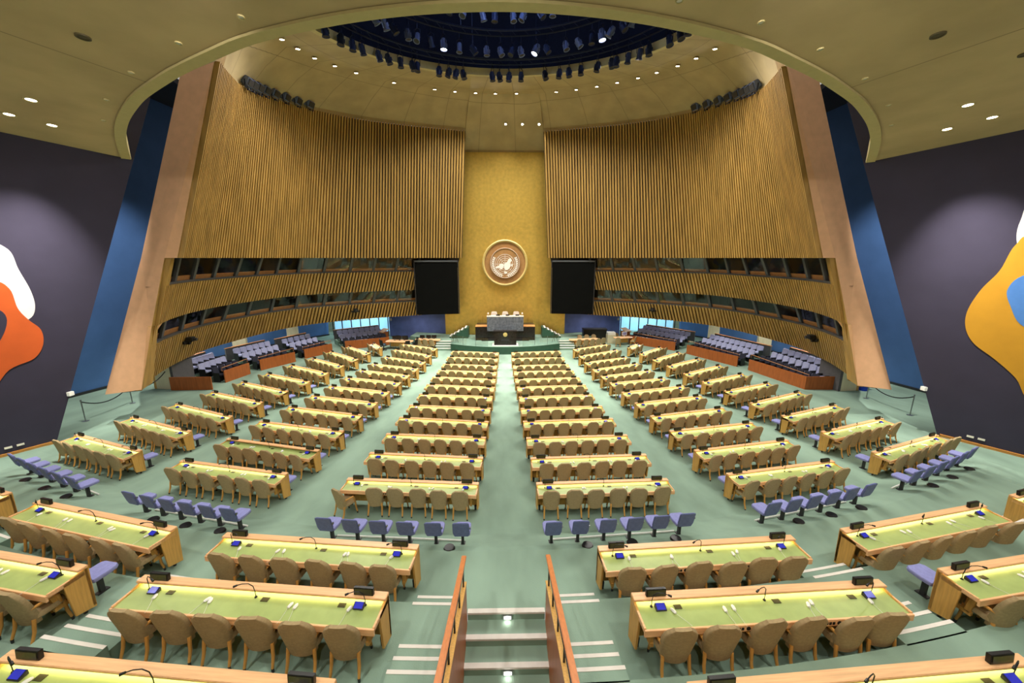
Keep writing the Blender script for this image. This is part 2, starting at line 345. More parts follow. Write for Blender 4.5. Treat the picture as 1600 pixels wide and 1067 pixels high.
for sg in (-1, 1):
    sd = SIDE[sg]
    us = useq(108)
    slat_sheet(us, lambda u: crom(BP, u), lambda u: crom(TP, u), 'wall_%s_slats' % sd, sg)
    ub = [u for u in us if u < 0.915]; ul = [u for u in us if u < 0.935]
    slat_sheet(ub, lambda u: lower(u, 5.25), lambda u: lower(u, 6.95), 'wall_%s_upper_band' % sd, sg)
    slat_sheet(ul, lambda u: crom(CP, u) - inward(u) * .15, lambda u: lower(u, 4.12, .15), 'wall_%s_lower_band' % sd, sg)
    # end pieces between the windows and the pillar, plus booth lining behind the windows
    for bi, (z0, z1, kk) in enumerate(WZ):
        bk = .1 if bi == 0 else .2; u0 = .035 if bi == 0 else .05; u1 = .905 if bi == 0 else .92
        slat_sheet([u for u in us if u <= u0 + .012], lambda u: lower(u, z0, bk - .1), lambda u: lower(u, z1, bk - .1), 'wall_%s_%s_end' % (sd, ('upper', 'lower')[bi]), sg)
        nw = 12; uu = [u0 + (u1 - u0) * k / nw for k in range(nw + 1)]
        # even spacing along the curve
        la = [u for u in useq(400) if u0 <= u <= u1]; uu = [la[int(round((len(la) - 1) * k / nw))] for k in range(nw + 1)]
        mb = MB()
        dd = lambda u: .25 + min(1.6, max(0, u - u0 - .02) * 7)
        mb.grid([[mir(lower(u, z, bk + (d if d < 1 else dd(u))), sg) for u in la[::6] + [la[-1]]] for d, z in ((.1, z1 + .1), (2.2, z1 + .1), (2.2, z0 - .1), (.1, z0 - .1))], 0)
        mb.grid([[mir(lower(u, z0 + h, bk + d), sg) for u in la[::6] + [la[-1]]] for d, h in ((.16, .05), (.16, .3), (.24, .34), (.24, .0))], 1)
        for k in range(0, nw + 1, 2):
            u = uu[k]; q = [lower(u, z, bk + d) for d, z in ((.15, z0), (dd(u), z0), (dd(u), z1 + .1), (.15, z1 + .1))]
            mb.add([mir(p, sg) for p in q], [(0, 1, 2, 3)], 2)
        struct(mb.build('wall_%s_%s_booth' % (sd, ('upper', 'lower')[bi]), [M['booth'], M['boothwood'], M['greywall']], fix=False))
        for k in range(nw):
            a, b = uu[k], uu[k + 1]; e = (b - a) * .05
            f = MB()
            def bar(ua, ub, za, zb, d0, d1):
                q = [lower(ua, za, bk + d1), lower(ub, za, bk + d1), lower(ub, zb, bk + d1), lower(ua, zb, bk + d1)]
                r = [lower(ua, za, bk + d0), lower(ub, za, bk + d0), lower(ub, zb, bk + d0), lower(ua, zb, bk + d0)]
                f.add([mir(p, sg) for p in q + r], [(4, 5, 6, 7), (3, 2, 1, 0), (0, 4, 7, 3), (5, 1, 2, 6), (0, 1, 5, 4), (3, 7, 6, 2)])
            bar(a - e, a + e, z0, z1, 0, .14); bar(b - e, b + e, z0, z1, 0, .14); bar(a - e, b + e, z0 - .08, z0 + .1, -.06, .16)
            w = struct(f.build('window_%d' % (1 + k + 12 * bi + (24 if sg > 0 else 0)), M['winframe']))
            g = MB(); g.add([mir(lower(u, z, bk + .09), sg) for u, z in ((a + e, z0 + .1), (b - e, z0 + .1), (b - e, z1), (a + e, z1))], [(0, 1, 2, 3)])
            g.build('pane', M['glass'], w, fix=False)
    ue = [.885 + .115 * k / 12 for k in range(13)]
    struct(MB().grid([[mir(lower(u, z, .55), sg) for u in ue] for z in (2.7, 5.5, 8.4)]).build('wall_%s_screen_backing' % sd, M['slatback'], fix=False))
    # pillar that ends the slatted wall
    P = [(-17.9, 16.6, 2.2), (-15.84, 17.4, 8.17), (-13.35, 18.7, 17.0), (-11.8, 18.7, 17.4), (-12.18, 18.5, 16.27), (-14.29, 17.4, 8.17), (-14.8, 17.35, 8.17), (-15.62, 17.0, 5.2), (-15.78, 16.97, 5.2), (-16.4, 16.75, 2.36)]
    P = [(x * q, y * q, CAMZ + (z - CAMZ) * q) for (x, y, z), q in zip(P, (.975, .99, .997, .998, .998, .996, .988, .986, .972, .972))]
    mb = MB(); mb.slab([mir(p, sg) for p in P], (sg * .4, 1.0, 0), 0, 1)
    struct(mb.build('wall_%s_pillar' % sd, [M['pillar'], M['slat']]))
    # blue outer wall, leaning in
    pl = [(-22.9, 18.0), (-22.8, 21.0), (-22.7, 24.0), (-22.6, 27.5), (-22.0, 31.5), (-20.6, 36.0), (-18.6, 40.0)]
    hs = [(0.0, 0), (17.3, 3.2)]
    mb = MB(); mb.grid([[mir((x + h[1] * (1 if k < 5 else .4), y, (FZ(x, y) - .1 if h[0] == 0 else h[0])), sg) for k, (x, y) in enumerate(pl)] for h in hs])
    mb.add([mir(p, sg) for p in ((-29, 17.0, -.2), (-22.9, 18.0, -.2), (-19.7, 18.0, 17.3), (-27, 17, 17.3))], [(0, 1, 2, 3)])
    struct(mb.build('wall_%s_outer' % sd, M['bluewall'], fix=False))
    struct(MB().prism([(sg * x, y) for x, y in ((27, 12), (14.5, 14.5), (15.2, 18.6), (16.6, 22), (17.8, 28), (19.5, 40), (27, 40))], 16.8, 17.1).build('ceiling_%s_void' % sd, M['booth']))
    mb = MB()
    for (x0, y0), (x1, y1) in zip(pl[:-1], pl[1:]):
        q = [mir(p, sg) for p in ((x0 + .02, y0, FZ(x0, y0) - .05), (x1 + .02, y1, FZ(x1, y1) - .05), (x1 + .06, y1, FZ(x1, y1) + .14), (x0 + .06, y0, FZ(x0, y0) + .14))]
        mb.slab(q, (-sg * .05, 0, 0))
    struct(mb.build('baseboard_%s_outer' % sd, M['dark']))
# ------------------------------------------------------------------ dark mural walls
MA, MBB = Vector((-17.7, 14.1, 1.06)), Vector((-18.6, 12.7, 1.06)); MP = Vector((-13.7, 15.5, 11.7))
MU = (MA - MBB).normalized(); MN = (MBB - MA).cross(MP - MA).normalized()
if MN.x < 0: MN = -MN
MV = MN.cross(MU)
if MV.z < 0: MV = -MV
def onmural(x2, v, lift=0.0): return MA + MU * x2 + MV * v + MN * lift      # metres along and up the left wall, from its far foot
_e = MP - MA; MPU, MPV = _e.dot(MU), _e.dot(MV)
for sg in (-1, 1):
    sd = SIDE[sg]
    kx = MPU / MPV
    front = [onmural(-.2 * kx - 0, -.6), onmural(kx * 13.2, 13.2), onmural(-20, 13.2), onmural(-20, -.6)]
    mb = MB(); mb.slab([mir(p, sg) for p in front], Vector((sg * .45, 0, -.1)))
    struct(mb.build('wall_%s_mural' % sd, M['mural']))
    q = [onmural(kx * .06, -.04, .0), onmural(kx * .2, .14, .0), onmural(-16, .14, .0), onmural(-16, -.04, .0)]
    mb = MB(); mb.slab([mir(p, sg) for p in q], mir(MN * .05, sg)); struct(mb.build('baseboard_%s' % sd, M['baseboard']))
def blob(name, pts, m, sg, lift, parent=None):
    mb = MB(); mb.slab([mir(onmural(x, y, lift), sg) for x, y in pts], mir(MN * -.012, sg))
    return mb.build(name, m, parent)
def sm(pts, n=6):
    N = len(pts); out = []
    for i in range(N):
        p = [Vector((*pts[(i + j) % N], 0)) for j in (-1, 0, 1, 2)]
        for k in range(n):
            f = k / n; q = 0.5 * ((2 * p[1]) + (p[2] - p[0]) * f + (2 * p[0] - 5 * p[1] + 4 * p[2] - p[3]) * f * f + (3 * p[1] - p[0] - 3 * p[2] + p[3]) * f ** 3)
            out.append((q.x, q.y))
    return out
def under(o, t): o.parent = t; o.matrix_parent_inverse = Matrix.Translation(-Vector(t.location)); return o
t = thing('painted_mural', 'white and orange rounded shapes painted on the dark left wall', 'mural', tuple(onmural(-.5, 5)))
under(blob('white_shape', sm([(-1.4, 8.0), (-.5, 7.95), (.02, 7.6), (.14, 6.95), (.3, 6.2), (.32, 5.6), (.15, 5.2), (-.3, 5.1), (-1.2, 5.6), (-2.2, 6.8)]), M['paintwhite'], -1, .012), t)
under(blob('orange_shape', sm([(-1.6, 6.5), (-.5, 6.6), (-.14, 6.3), (-.06, 5.6), (.12, 5.15), (.34, 4.75), (.32, 4.2), (.05, 3.7), (-.55, 3.4), (-1.2, 2.6), (-2.4, 2.7), (-2.6, 4.6)]), M['paintorange'], -1, .024), t)
under(blob('dark_spot', sm([(-1.3, 5.7), (-.55, 5.65), (-.34, 5.3), (-.5, 4.7), (-.8, 4.3), (-1.4, 4.4)]), M['mural'], -1, .036), t)
t = thing('painted_mural', 'ochre, white and blue rounded shapes painted on the dark right wall', 'mural', mir(onmural(-.5, 5), 1))
under(blob('white_shape', sm([(-.95, 9.3), (-.68, 8.5), (-.72, 7.8), (-1.0, 7.2), (-2.6, 7.2), (-2.6, 9.3)]), M['paintwhite'], 1, .012), t)
under(blob('ochre_shape', sm([(-1.1, 7.95), (-.7, 7.75), (-.5, 6.9), (-.18, 6.2), (.02, 5.4), (-.03, 4.75), (-.3, 4.2), (-.85, 3.7), (-1.4, 3.1), (-1.9, 2.3), (-3.0, 3.0), (-3.0, 6.6)]), M['paintochre'], 1, .024), t)
under(blob('blue_shape', sm([(-2.2, 6.9), (-1.1, 6.8), (-.76, 6.3), (-.9, 5.7), (-1.3, 5.0), (-2.3, 4.8)]), M['paintblue'], 1, .036), t)

# ------------------------------------------------------------------ ceilings
CA, CB = 12.9, -0.077
def cz(y): return CA + CB * y
HALF = [(0.00, 7.45), (1.02, 7.50), (2.14, 7.65), (3.38, 7.93), (4.83, 8.39), (5.95, 8.91), (7.08, 9.48), (7.89, 9.95), (8.95, 10.61), (9.82, 11.26), (10.76, 12.04), (11.82, 13.06), (12.85, 14.2), (13.75, 15.25)]
_ctl = [(-x, y, 0) for x, y in reversed(HALF)] + [(x, y, 0) for x, y in HALF[1:]]
ARC = [tuple(crom(_ctl, k / 96))[:2] for k in range(97)]
def arcn(i):
    a, b = ARC[max(0, i - 1)], ARC[min(96, i + 1)]; v = Vector((b[1] - a[1], -(b[0] - a[0]))).normalized()
    return -v if v.y < 0 else v           # towards the dome

def build_ceiling():
    mb = MB(); arc = ARC
    mb.grid([[(x, y, cz(y)) for x, y in arc], [(x, -9.0, cz(-9.0)) for x, y in arc]])
    mb.grid([[(x, y, cz(y) + .9) for x, y in arc], [(x, -9.0, cz(-9.0) + .9) for x, y in arc]])
    for sg in (-1, 1):
        x, y = arc[0] if sg < 0 else arc[-1]
        mb.grid([[(x, y, cz(y)), (x, -9, cz(-9))], [(sg * 14.6, y, cz(y)), (sg * 27, -9, cz(-9))]])
    struct(mb.build('ceiling', M['ceil'], fix=False))
    t = MB(); prof = [(.1, -.0), (.1, -.05), (-.16, -.05), (-.17, .0), (-.17, .95), (.1, .95)]
    t.grid([[(x - arcn(i).x * r, y - arcn(i).y * r, cz(y) + h) for r, h in prof] for i, (x, y) in enumerate(ARC)])
    struct(t.build('trim_90', M['trim'], smooth=True))
    # upper ceiling: from the heads of the slatted walls up to the round lighting well
    def ringpt(a, R, c): x = R * math.sin(a); y = c + R * math.cos(a); return (x, y, 15.77 + .15 * y)
    top = [crom(TP, k / 40) + inward(k / 40) * .05 for k in range(41)]
    outer = [tuple(p) for p in top] + [(-3.75, 38.05, 17.55), (0, 38.05, 17.55), (3.75, 38.05, 17.55)] + [(-p.x, p.y, p.z) for p in reversed(top)]
    near = [(x, y + .2, 13.3) for x, y in reversed(ARC[4:93:3])]
    outer = outer + near
    rows = [[], [], [], [], []]
    for p in outer:
        a = math.atan2(p[0], p[1] - 22.0); h = Vector(ringpt(a, 9.62, 19.24)); m1 = Vector(ringpt(a, 12.0, 22.0)); P = Vector(p)
        # keep the profile turning outwards only
        rows[0].append(tuple(P)); rows[1].append(tuple(P + Vector((0, 0, .25)))); rows[2].append(tuple(P * .55 + m1 * .45 + Vector((0, 0, .28)))); rows[3].append(tuple(m1)); rows[4].append(tuple(h))
    mb = MB(); mb.grid(rows, close=True)
    o = struct(mb.build('ceiling_upper', M['ceilup'], smooth=True, fix=False))
    # rim and inside of the well
    rim = MB(); hs = [[ringpt(2 * PI * k / 72, R, 19.24) for k in range(72)] for R in (9.62, 9.62, 9.3, 9.3)]
    hs = [[(x, y, z + d) for x, y, z in r] for r, d in zip(hs, (0, -.12, -.12, .3))]
    rim.grid(hs, close=True); struct(rim.build('trim_91', M['trim'], smooth=True))
    w = MB(); w.grid([[(x, y, z + .3) for x, y, z in hs[2]], [(x * 1.25, (y - 19.24) * 1.25 + 19.24, z + .6) for x, y, z in hs[2]], [(x * 1.25, (y - 19.24) * 1.25 + 19.24, 25.5) for x, y, z in hs[2]]], close=True)
    w.add([(x * 1.25, (y - 19.24) * 1.25 + 19.24, 25.5) for x, y, z in hs[2]], [tuple(range(72))])
    struct(w.build('ceiling_dome', M['dome'], fix=False))
build_ceiling()
# back of the hall behind the camera: a plain wall so that the room closes
struct(MB().box(-27, 27, -9.4, -9.0, 0, 14).build('wall_back', M['trim']))
# ------------------------------------------------------------------ front: gold wall, emblem, blue walls, lobby glass
mb = MB()
mb.add([(-6.0, 38.2, -.1), (6.0, 38.2, -.1), (6.0, 38.1, 9), (3.75, 37.95, 17.6), (-3.75, 37.95, 17.6), (-6.0, 38.1, 9), (-6.0, 38.6, -.1), (6, 38.6, -.1), (6, 38.6, 9), (3.75, 38.6, 17.6), (-3.75, 38.6, 17.6), (-6, 38.6, 9)],
       [(0, 1, 2, 3, 4, 5), (11, 10, 9, 8, 7, 6), (0, 6, 7, 1), (1, 7, 8, 2), (2, 8, 9, 3), (3, 9, 10, 4), (4, 10, 11, 5), (5, 11, 6, 0)])
struct(mb.build('wall_front', M['gold']))
for sg in (-1, 1):
    mb = MB(); mb.slab([(sg * 5.95, 38.7, -.1), (sg * 12.3, 40.4, -.1), (sg * 12.3, 40.4, 6), (sg * 5.95, 38.7, 6)], (0, .3, 0))
    struct(mb.build('wall_%s_stage' % SIDE[sg], M['backblue']))
def emblem():
    t = thing('round_emblem', 'round bronze and white emblem with world map and olive branches on the gold wall', 'emblem', (0, 37.95, 7.69)); t.rotation_euler = (PI / 2, 0, 0)
    ring = MB(); ring.grid([[(r * math.cos(2 * PI * k / 64), r * math.sin(2 * PI * k / 64), z) for k in range(64)] for r, z in ((1.98, -.1), (2.2, -.1), (2.2, .1), (2.1, .16), (1.98, .1), (1.98, -.1))], close=True); ring.build('outer_ring', M['emblring'], t, smooth=True)
    MB().lathe([(1.99, -.1), (1.99, .0)], 64).build('disc', M['embl'], t)
    r2 = MB(); r2.lathe([(.01, .0), (1.46, .0), (1.46, .16), (1.4, .19), (1.36, .12), (.01, .12)], 64); r2.build('inner_disc', M['embl'], t, smooth=True)
    g = MB(); zz = .13
    def arc(R, r=.017, cx=0, cy=-.1): g.tube([(cx + R * math.cos(2 * PI * k / 48), cy + R * math.sin(2 * PI * k / 48), zz) for k in range(49)], r, 5)
    for R in (.2, .38, .56, .74, .92): arc(R)
    for k in range(4):
        a = PI * k / 4; g.tube([(-.92 * math.cos(a), -.1 - .92 * math.sin(a), zz), (.92 * math.cos(a), -.1 + .92 * math.sin(a), zz)], .012, 5)
    g.tube([(1.4 * math.cos(2 * PI * k / 64), 1.4 * math.sin(2 * PI * k / 64), .17) for k in range(65)], .022, 5)
    g.build('map_grid', M['emblwhite'], t)
    lands = [[(-.05, .02), (.15, .1), (.28, .36), (.46, .44), (.56, .25), (.42, .06), (.46, -.2), (.3, -.46), (.1, -.56), (-.08, -.42), (-.1, -.2)], [(-.14, -.06), (-.4, .0), (-.55, -.16), (-.8, -.27), (-.8, -.4), (-.5, -.38), (-.4, -.5), (-.24, -.44), (-.14, -.26)], [(-.1, -.66), (.12, -.68), (.16, -.8), (-.04, -.84)], [(.52, -.1), (.62, -.06), (.64, -.2), (.54, -.24)]]
    lm = MB()
    for L in lands: lm.prism([(x * 1.12 + .02, y * 1.12 - .05) for x, y in sm(L, 4)], .12, .16)
    lm.build('map_land', M['emblwhite'], t)
    br = MB()
    for sg in (-1, 1):
        st = [(sg * 1.16 * math.sin(a), -.05 - 1.16 * math.cos(a), .14) for a in [math.radians(4 + 118 * k / 14) for k in range(15)]]
        br.tube(st, .018, 5)
        for k in range(1, 14):
            p = Vector(st[k]); d = (Vector(st[k + 1]) - Vector(st[k - 1])).normalized(); n = Vector((-d.y, d.x, 0))
            for s2 in (-1, 1):
                e = p + (d * .16 + n * s2 * .15); m_ = (p + e) / 2; w = (e - p).normalized().cross(Vector((0, 0, 1))) * .05
                br.prism([tuple(p)[:2], tuple(m_ + w)[:2], tuple(e)[:2], tuple(m_ - w)[:2]], .12, .155)
    br.build('olive_branches', M['emblwhite'], t)
emblem()
# big screens
for sg in (-1, 1):
    t = thing('projection_screen', 'big black screen hanging %s of the gold wall' % SIDE[sg], 'screen', (sg * 6.3, 36.0, 3.0), math.radians(-sg * 8), 'black screens beside the gold wall')
    MB().box(-1.92, 1.92, -.12, .1, 0, 4.75).build('screen_panel', M['screen'], t, bevel=.02)
    MB().box(-1.92, 1.92, -.16, .1, 4.8, 4.95).build('roller_case', M['winframe'], t, bevel=.02)
    for x in (-1.98, 1.98): MB().box(x - .04, x + .04, -.06, .06, 0, 4.95).build('side_frame', M['dark'], t)
# lobby glazing behind the gallery seats
def glazed(x0, y0, x1, y1, z1, n, k0, sg):
    A, B = Vector((x0, y0, 0)), Vector((x1, y1, 0)); D = (B - A) / n; nm = Vector((-D.y, D.x, 0)).normalized() * .05
    for i in range(n):
        p, q = A + D * i, A + D * (i + 1); e = D.normalized() * .05; f = MB()
        for a, b, za, zb in ((p - e, p + e, 0, z1), (q - e, q + e, 0, z1), (p, q, z1 - .12, z1), (p, q, 2.05, 2.15), (p, q, 0, .1)):
            f.slab([(a.x, a.y, za), (b.x, b.y, za), (b.x, b.y, zb), (a.x, a.y, zb)], nm)
        w = struct(f.build('window_%d' % (k0 + i), M['winframe']))
        g = MB(); g.add([(p.x, p.y, .1), (q.x, q.y, .1), (q.x, q.y, z1), (p.x, p.y, z1)], [(0, 1, 2, 3)]); g.build('pane', M['glass'], w, fix=False)
    # daylit lobby beyond the glass
    o = nm.normalized() * (1 if nm.y > 0 else -1) * 3.0
    f = MB(); f.add([tuple(p) for p in (A + o + Vector((0, 0, 0)), B + o, B + o + Vector((0, 0, z1)), A + o + Vector((0, 0, z1)))], [(0, 1, 2, 3)])
    return f
for sg in (-1, 1):
    f = glazed(sg * 12.4, 40.4, sg * 19.0, 40.0, 4.2, 7, 101 + (10 if sg > 0 else 0), sg)
    struct(f.build('window_%d' % (120 if sg < 0 else 121), M['daylight'], fix=False))
    light('lobby_light', 'POINT', (sg * 15.5, 41.6, 3.2), BOX_W, size=.5, color=(.8, .95, 1))
# ------------------------------------------------------------------ lamps
def ceil_lamp(i, x, y, z, lit, label, group=None, energy=0, spot=110, aim=None, slope=0.0, r=.11):
    t = thing('ceiling_downlight', label, 'ceiling light', (x, y, z), 0, group)
    t.rotation_euler = (math.atan(slope), 0, 0)
    MB().lathe([(r, .02), (r * 1.35, .02), (r * 1.35, -.025), (r, -.02), (r * .98, .0)], 20).build('lamp_rim', M['trim'], t, smooth=True)
    MB().lathe([(0.005, -.012), (r * .98, -.012), (r * .98, .0), (.005, .0)], 20).build('lamp_disc', M['bulb'] if lit else (M['unlit'] if r < .12 else M['can']), t)
    if energy:
        l = light('lamp_light', 'SPOT', (0, 0, -.06), energy, size=.12, spot=spot, parent=t)
        if aim is not None:
            d = t.rotation_euler.to_matrix().inverted() @ (Vector(aim) - Vector((x, y, z))); l.rotation_euler = d.to_track_quat('-Z', 'Y').to_euler()
    return t
RL = [(-11.38, 22.71), (-11.25, 24.05), (-11.04, 25.55), (-10.45, 26.95), (-9.65, 28.35), (-7.81, 30.6), (-5.24, 32.33), (-3.79, 32.95), (-2.24, 33.32), (-0.7, 33.47), (0.95, 33.4), (3.98, 32.8), (5.41, 32.12), (6.74, 31.2), (7.95, 30.15), (9.03, 28.96), (9.85, 27.75), (10.62, 26.37), (11.1, 24.98), (11.4, 23.45), (11.5, 22.11)]
for i, (x, y) in enumerate(RL):
    n = i + 1
    k = ordn(n) if n <= 10 else ordn(len(RL) - i)
    lab = 'lit round downlight, %s from the %s end of the arc around the dark dome' % (k, 'left' if n <= 10 else 'right')
    ceil_lamp(i, x, y, 15.70 + .15 * y, True, lab, 'downlights around the dome', RING_W * (.3 if i in (0, 1, 19, 20) else 1), 150, slope=.15, aim=(x * .6, y - 6, 0))
for i, (x, w) in enumerate(((.1, 'left'), (1.53, 'middle'), (2.96, 'right'))):
    ceil_lamp(i, x, 36.0, 19.34, True, 'lit round downlight above the gold wall, %s one of three' % w, 'downlights above the gold wall', 800 if w == 'middle' else 430, 38 if w == 'middle' else 90, slope=-.7, aim=(0, 37.9, 7.7) if w == 'middle' else (x * .8, 37.5, 6), r=.09)
for x, y, w in ((-11.88, 10.92, 'left wall, the highest of three'), (-13.47, 11.76, 'left wall, the leftmost of three'), (-13.12, 12.45, 'left wall, the lowest of three'), (12.05, 10.85, 'right wall, the highest of three'), (13.6, 11.55, 'right wall, the rightmost of three'), (13.25, 12.35, 'right wall, the lowest of three')):
    sg = -1 if x < 0 else 1
    low = 'lowest' in w
    ceil_lamp(0, x, y, cz(y), True, 'lit oval ceiling light near the dark ' + w, 'lit lights near the mural walls', WASH_W if low else HOUSE_W * .6, 62 if low else 130, aim=(sg * 15.6, y + .4, 7.5) if low else (x * .8, y + 1, 0), slope=CB, r=.1)
for x, y, w, r in ((-7.94, 8.44, 'dark recessed ceiling can left of the ceiling arch', .085), (8.16, 8.14, 'dark recessed ceiling can right of the ceiling arch', .085), (-10.2, 8.6, 'dark recessed ceiling can at the left edge of the picture', .07), (10.6, 8.7, 'dark recessed ceiling can at the right edge of the picture', .07)):
    t = ceil_lamp(0, x, y, cz(y), False, w, 'unlit recessed cans', slope=CB, r=r)
    for c in t.children: c.data.materials[0] = M['can']
k = 0
for x, y in ((-6.3, 8.6), (-8.2, 9.65), (-10.0, 10.9), (-11.3, 12.1), (-4.6, 7.85), (-2.9, 7.35)):
    for sg in (-1, 1):
        k += 1
        ceil_lamp(0, x * -sg, y, cz(y), False, 'small unlit pale spot lamp, %s along the %s side of the ceiling arch' % (ordn([-1, 4, 3, 2, 1, 5, 6][(k + 1) // 2]), SIDE[sg]), 'small lamps along the arch', slope=CB, r=.045)
# two lamps added out of view above the camera to brighten the pillars
for sg in (-1, 1):
    ceil_lamp(0, sg * 3.0, 5.2, cz(5.2), True, 'lit round downlight above the camera turned to the %s pillar, outside the picture' % SIDE[sg], 'rear ceiling lights', 1500, 48, aim=(sg * 15.6, 17.2, 8.5), slope=CB, r=.15)
# lights of the same kind above and behind the camera
for x, y in ((-9, 4), (9, 4), (-4.5, 2), (4.5, 2), (-13, 5), (13, 5), (0, 4.5), (-7, -2), (7, -2), (0, -3)):
    ceil_lamp(0, x, y, cz(y), True, 'lit round downlight in the ceiling above the rear seats, outside the picture', 'rear ceiling lights', HOUSE_W, 140, aim=(x, y + 6.5, 0), slope=CB, r=.15)
# unseen lamps added in the gap behind the mural walls, brightening the outer walls
for sg in (-1, 1):
    t = thing('wall_washer', 'wall washer lamp high in the gap beside the %s pillar, hidden above the ceiling edge' % SIDE[sg], 'wall light', (sg * 15.6, 16.9, 13.6), 0, 'wall washers')
    MB().lathe([(.12, 0), (.16, .1), (.16, .35), (.05, .4)], 16).build('washer_body', M['dark'], t)
    light('washer_light', 'SPOT', (0, 0, -.03), OUTER_FILL_W, t, spot=80, blend=.6, color=(1, .97, .92)).rotation_euler = (Vector((sg * 22.4, 21.0, 3.0)) - Vector((sg * 15.6, 16.9, 13.6))).to_track_quat('-Z', 'Y').to_euler()
# ------------------------------------------------------------------ dome lighting rig
RIGC = 19.24
for i, (R, z, w) in enumerate(((9.0, 19.35, 'lowest and widest'), (7.2, 20.3, 'second'), (5.2, 21.3, 'third'), (3.4, 22.1, 'smallest and highest'))):
    t = thing('truss_ring', 'dark round lighting truss in the dome, %s of four' % w, 'lighting truss', (0, RIGC, z))
    t.rotation_euler = (math.atan(.12), 0, 0)
    mb = MB()
    for dr, dz in ((0, 0), (0, .32), (.3, .16)):
        mb.tube([((R - dr) * math.cos(2 * PI * k / 72), (R - dr) * math.sin(2 * PI * k / 72), dz) for k in range(73)], .04, 6, cap=False)
    mb.build('truss_tubes', M['truss'], t, smooth=True)
    br = MB()
    for k in range(60):
        a = 2 * PI * k / 60; b = a + PI / 60
        br.tube([(R * math.cos(a), R * math.sin(a), 0), (R * math.cos(b), R * math.sin(b), .32)], .018, 4); br.tube([(R * math.cos(a), R * math.sin(a), .32), ((R - .3) * math.cos(b), (R - .3) * math.sin(b), .16)], .018, 4)
    br.build('truss_braces', M['truss'], t)
    hg = MB()
    for k in range(14):
        a = 2 * PI * (k + .3 * i) / 14; hg.tube([(R * math.cos(a), R * math.sin(a), .3), (R * math.cos(a), R * math.sin(a), 24.8 - z)], .022, 5)
    hg.build('hanger_rods', M['truss'], t)
light('dome_work_light', 'POINT', (0, RIGC + 2, 23.4), 700, size=.4, color=(.35, .5, 1))
def lamp_meshes(mname):
    b = MB(); b.lathe([(.1, .46), (.13, .4), (.13, .1), (.17, .0), (.15, .0), (.11, .08)], 12)
    b.box(-.04, .04, -.17, -.12, .15, .3).box(-.02, .02, .12, .17, .1, .36)
    y = MB(); y.tube([(-.17, 0, .25), (-.17, 0, .58), (0, 0, .66), (.17, 0, .58), (.17, 0, .25)], .018, 6); y.tube([(0, 0, .66), (0, 0, .95)], .03, 6)
    l = MB(); l.lathe([(.005, .03), (.14, .03), (.14, .05), (.005, .05)], 12)
    return b.mesh('lamp_body', M[mname], smooth=True), y.mesh('yoke', M['truss']), l
LB = {k: lamp_meshes(k) for k in ('fixture', 'fixturegrey')}
LENS = {False: LB['fixture'][2].mesh('lens', M['dark']), True: LB['fixture'][2].mesh('lens_lit', M['bulb'])}
def stage_lamp(label, group, p, tilt, rz, kind='fixture', lit=False, sc=1.0, energy=0):
    t = thing('stage_lamp', label, 'stage light', p, rz, group, sc)
    put('yoke', LB[kind][1], t)
    bo = put('lamp_body', LB[kind][0], t); bo.rotation_euler = (tilt, 0, 0); bo.location = (0, .25 * math.sin(tilt), .25 - .25 * math.cos(tilt))
    put('lens', LENS[lit], bo)
    if energy: light('lamp_light', 'SPOT', (0, 0, -.05), energy, parent=bo, size=.1, spot=70)
    return t
FA = [165, 158, 153, 149, 142, 138, 133, 128, 126, 117, 113, 110, 107, 95, 92, 88, 83, 73, 67, 63, 58, 51, 45, 43, 38, 33, 29, 20, 15, 11]
for i, a in enumerate(FA):
    r = math.radians(a); R = 9.0; x, y = R * math.cos(r), RIGC + R * math.sin(r)
    n = i + 1; lab = 'dark stage lamp hanging on the widest dome truss, %s from the %s' % (ordn(n) if n <= 15 else ordn(31 - n), 'left' if n <= 15 else 'right')
    stage_lamp(lab, 'stage lamps on the widest truss', (x, y, 18.4 + .12 * (y - RIGC)), random.uniform(-.35, .35), r + random.uniform(-.6, .6), sc=1.15, energy=RIG_W if i % 3 == 0 else 0)
for ri, (R, z, nn, nm) in enumerate(((7.2, 20.3, 26, 'second widest'), (5.2, 21.3, 18, 'third widest'))):
    for i in range(nn):
        a = math.radians(8 + 164 * (i + .5) / nn + random.uniform(-2, 2)); x, y = R * math.cos(a), RIGC + R * math.sin(a)
        lit = ri == 0 and i in (5, 10, 17)
        n = nn - i
        lab = ('bright lit ' if lit else ('grey ' if i % 3 else 'dark ')) + 'stage lamp on the %s dome truss, %s from the left' % (nm, ordn(n))
        stage_lamp(lab, 'stage lamps on the %s truss' % nm, (x, y, z - 1.05 + .12 * (y - RIGC)), random.uniform(-.6, .6), a + random.uniform(-.8, .8), 'fixturegrey' if i % 3 else 'fixture', lit, 1.25 if lit else 1.1, energy=RIG_W if lit else 0)
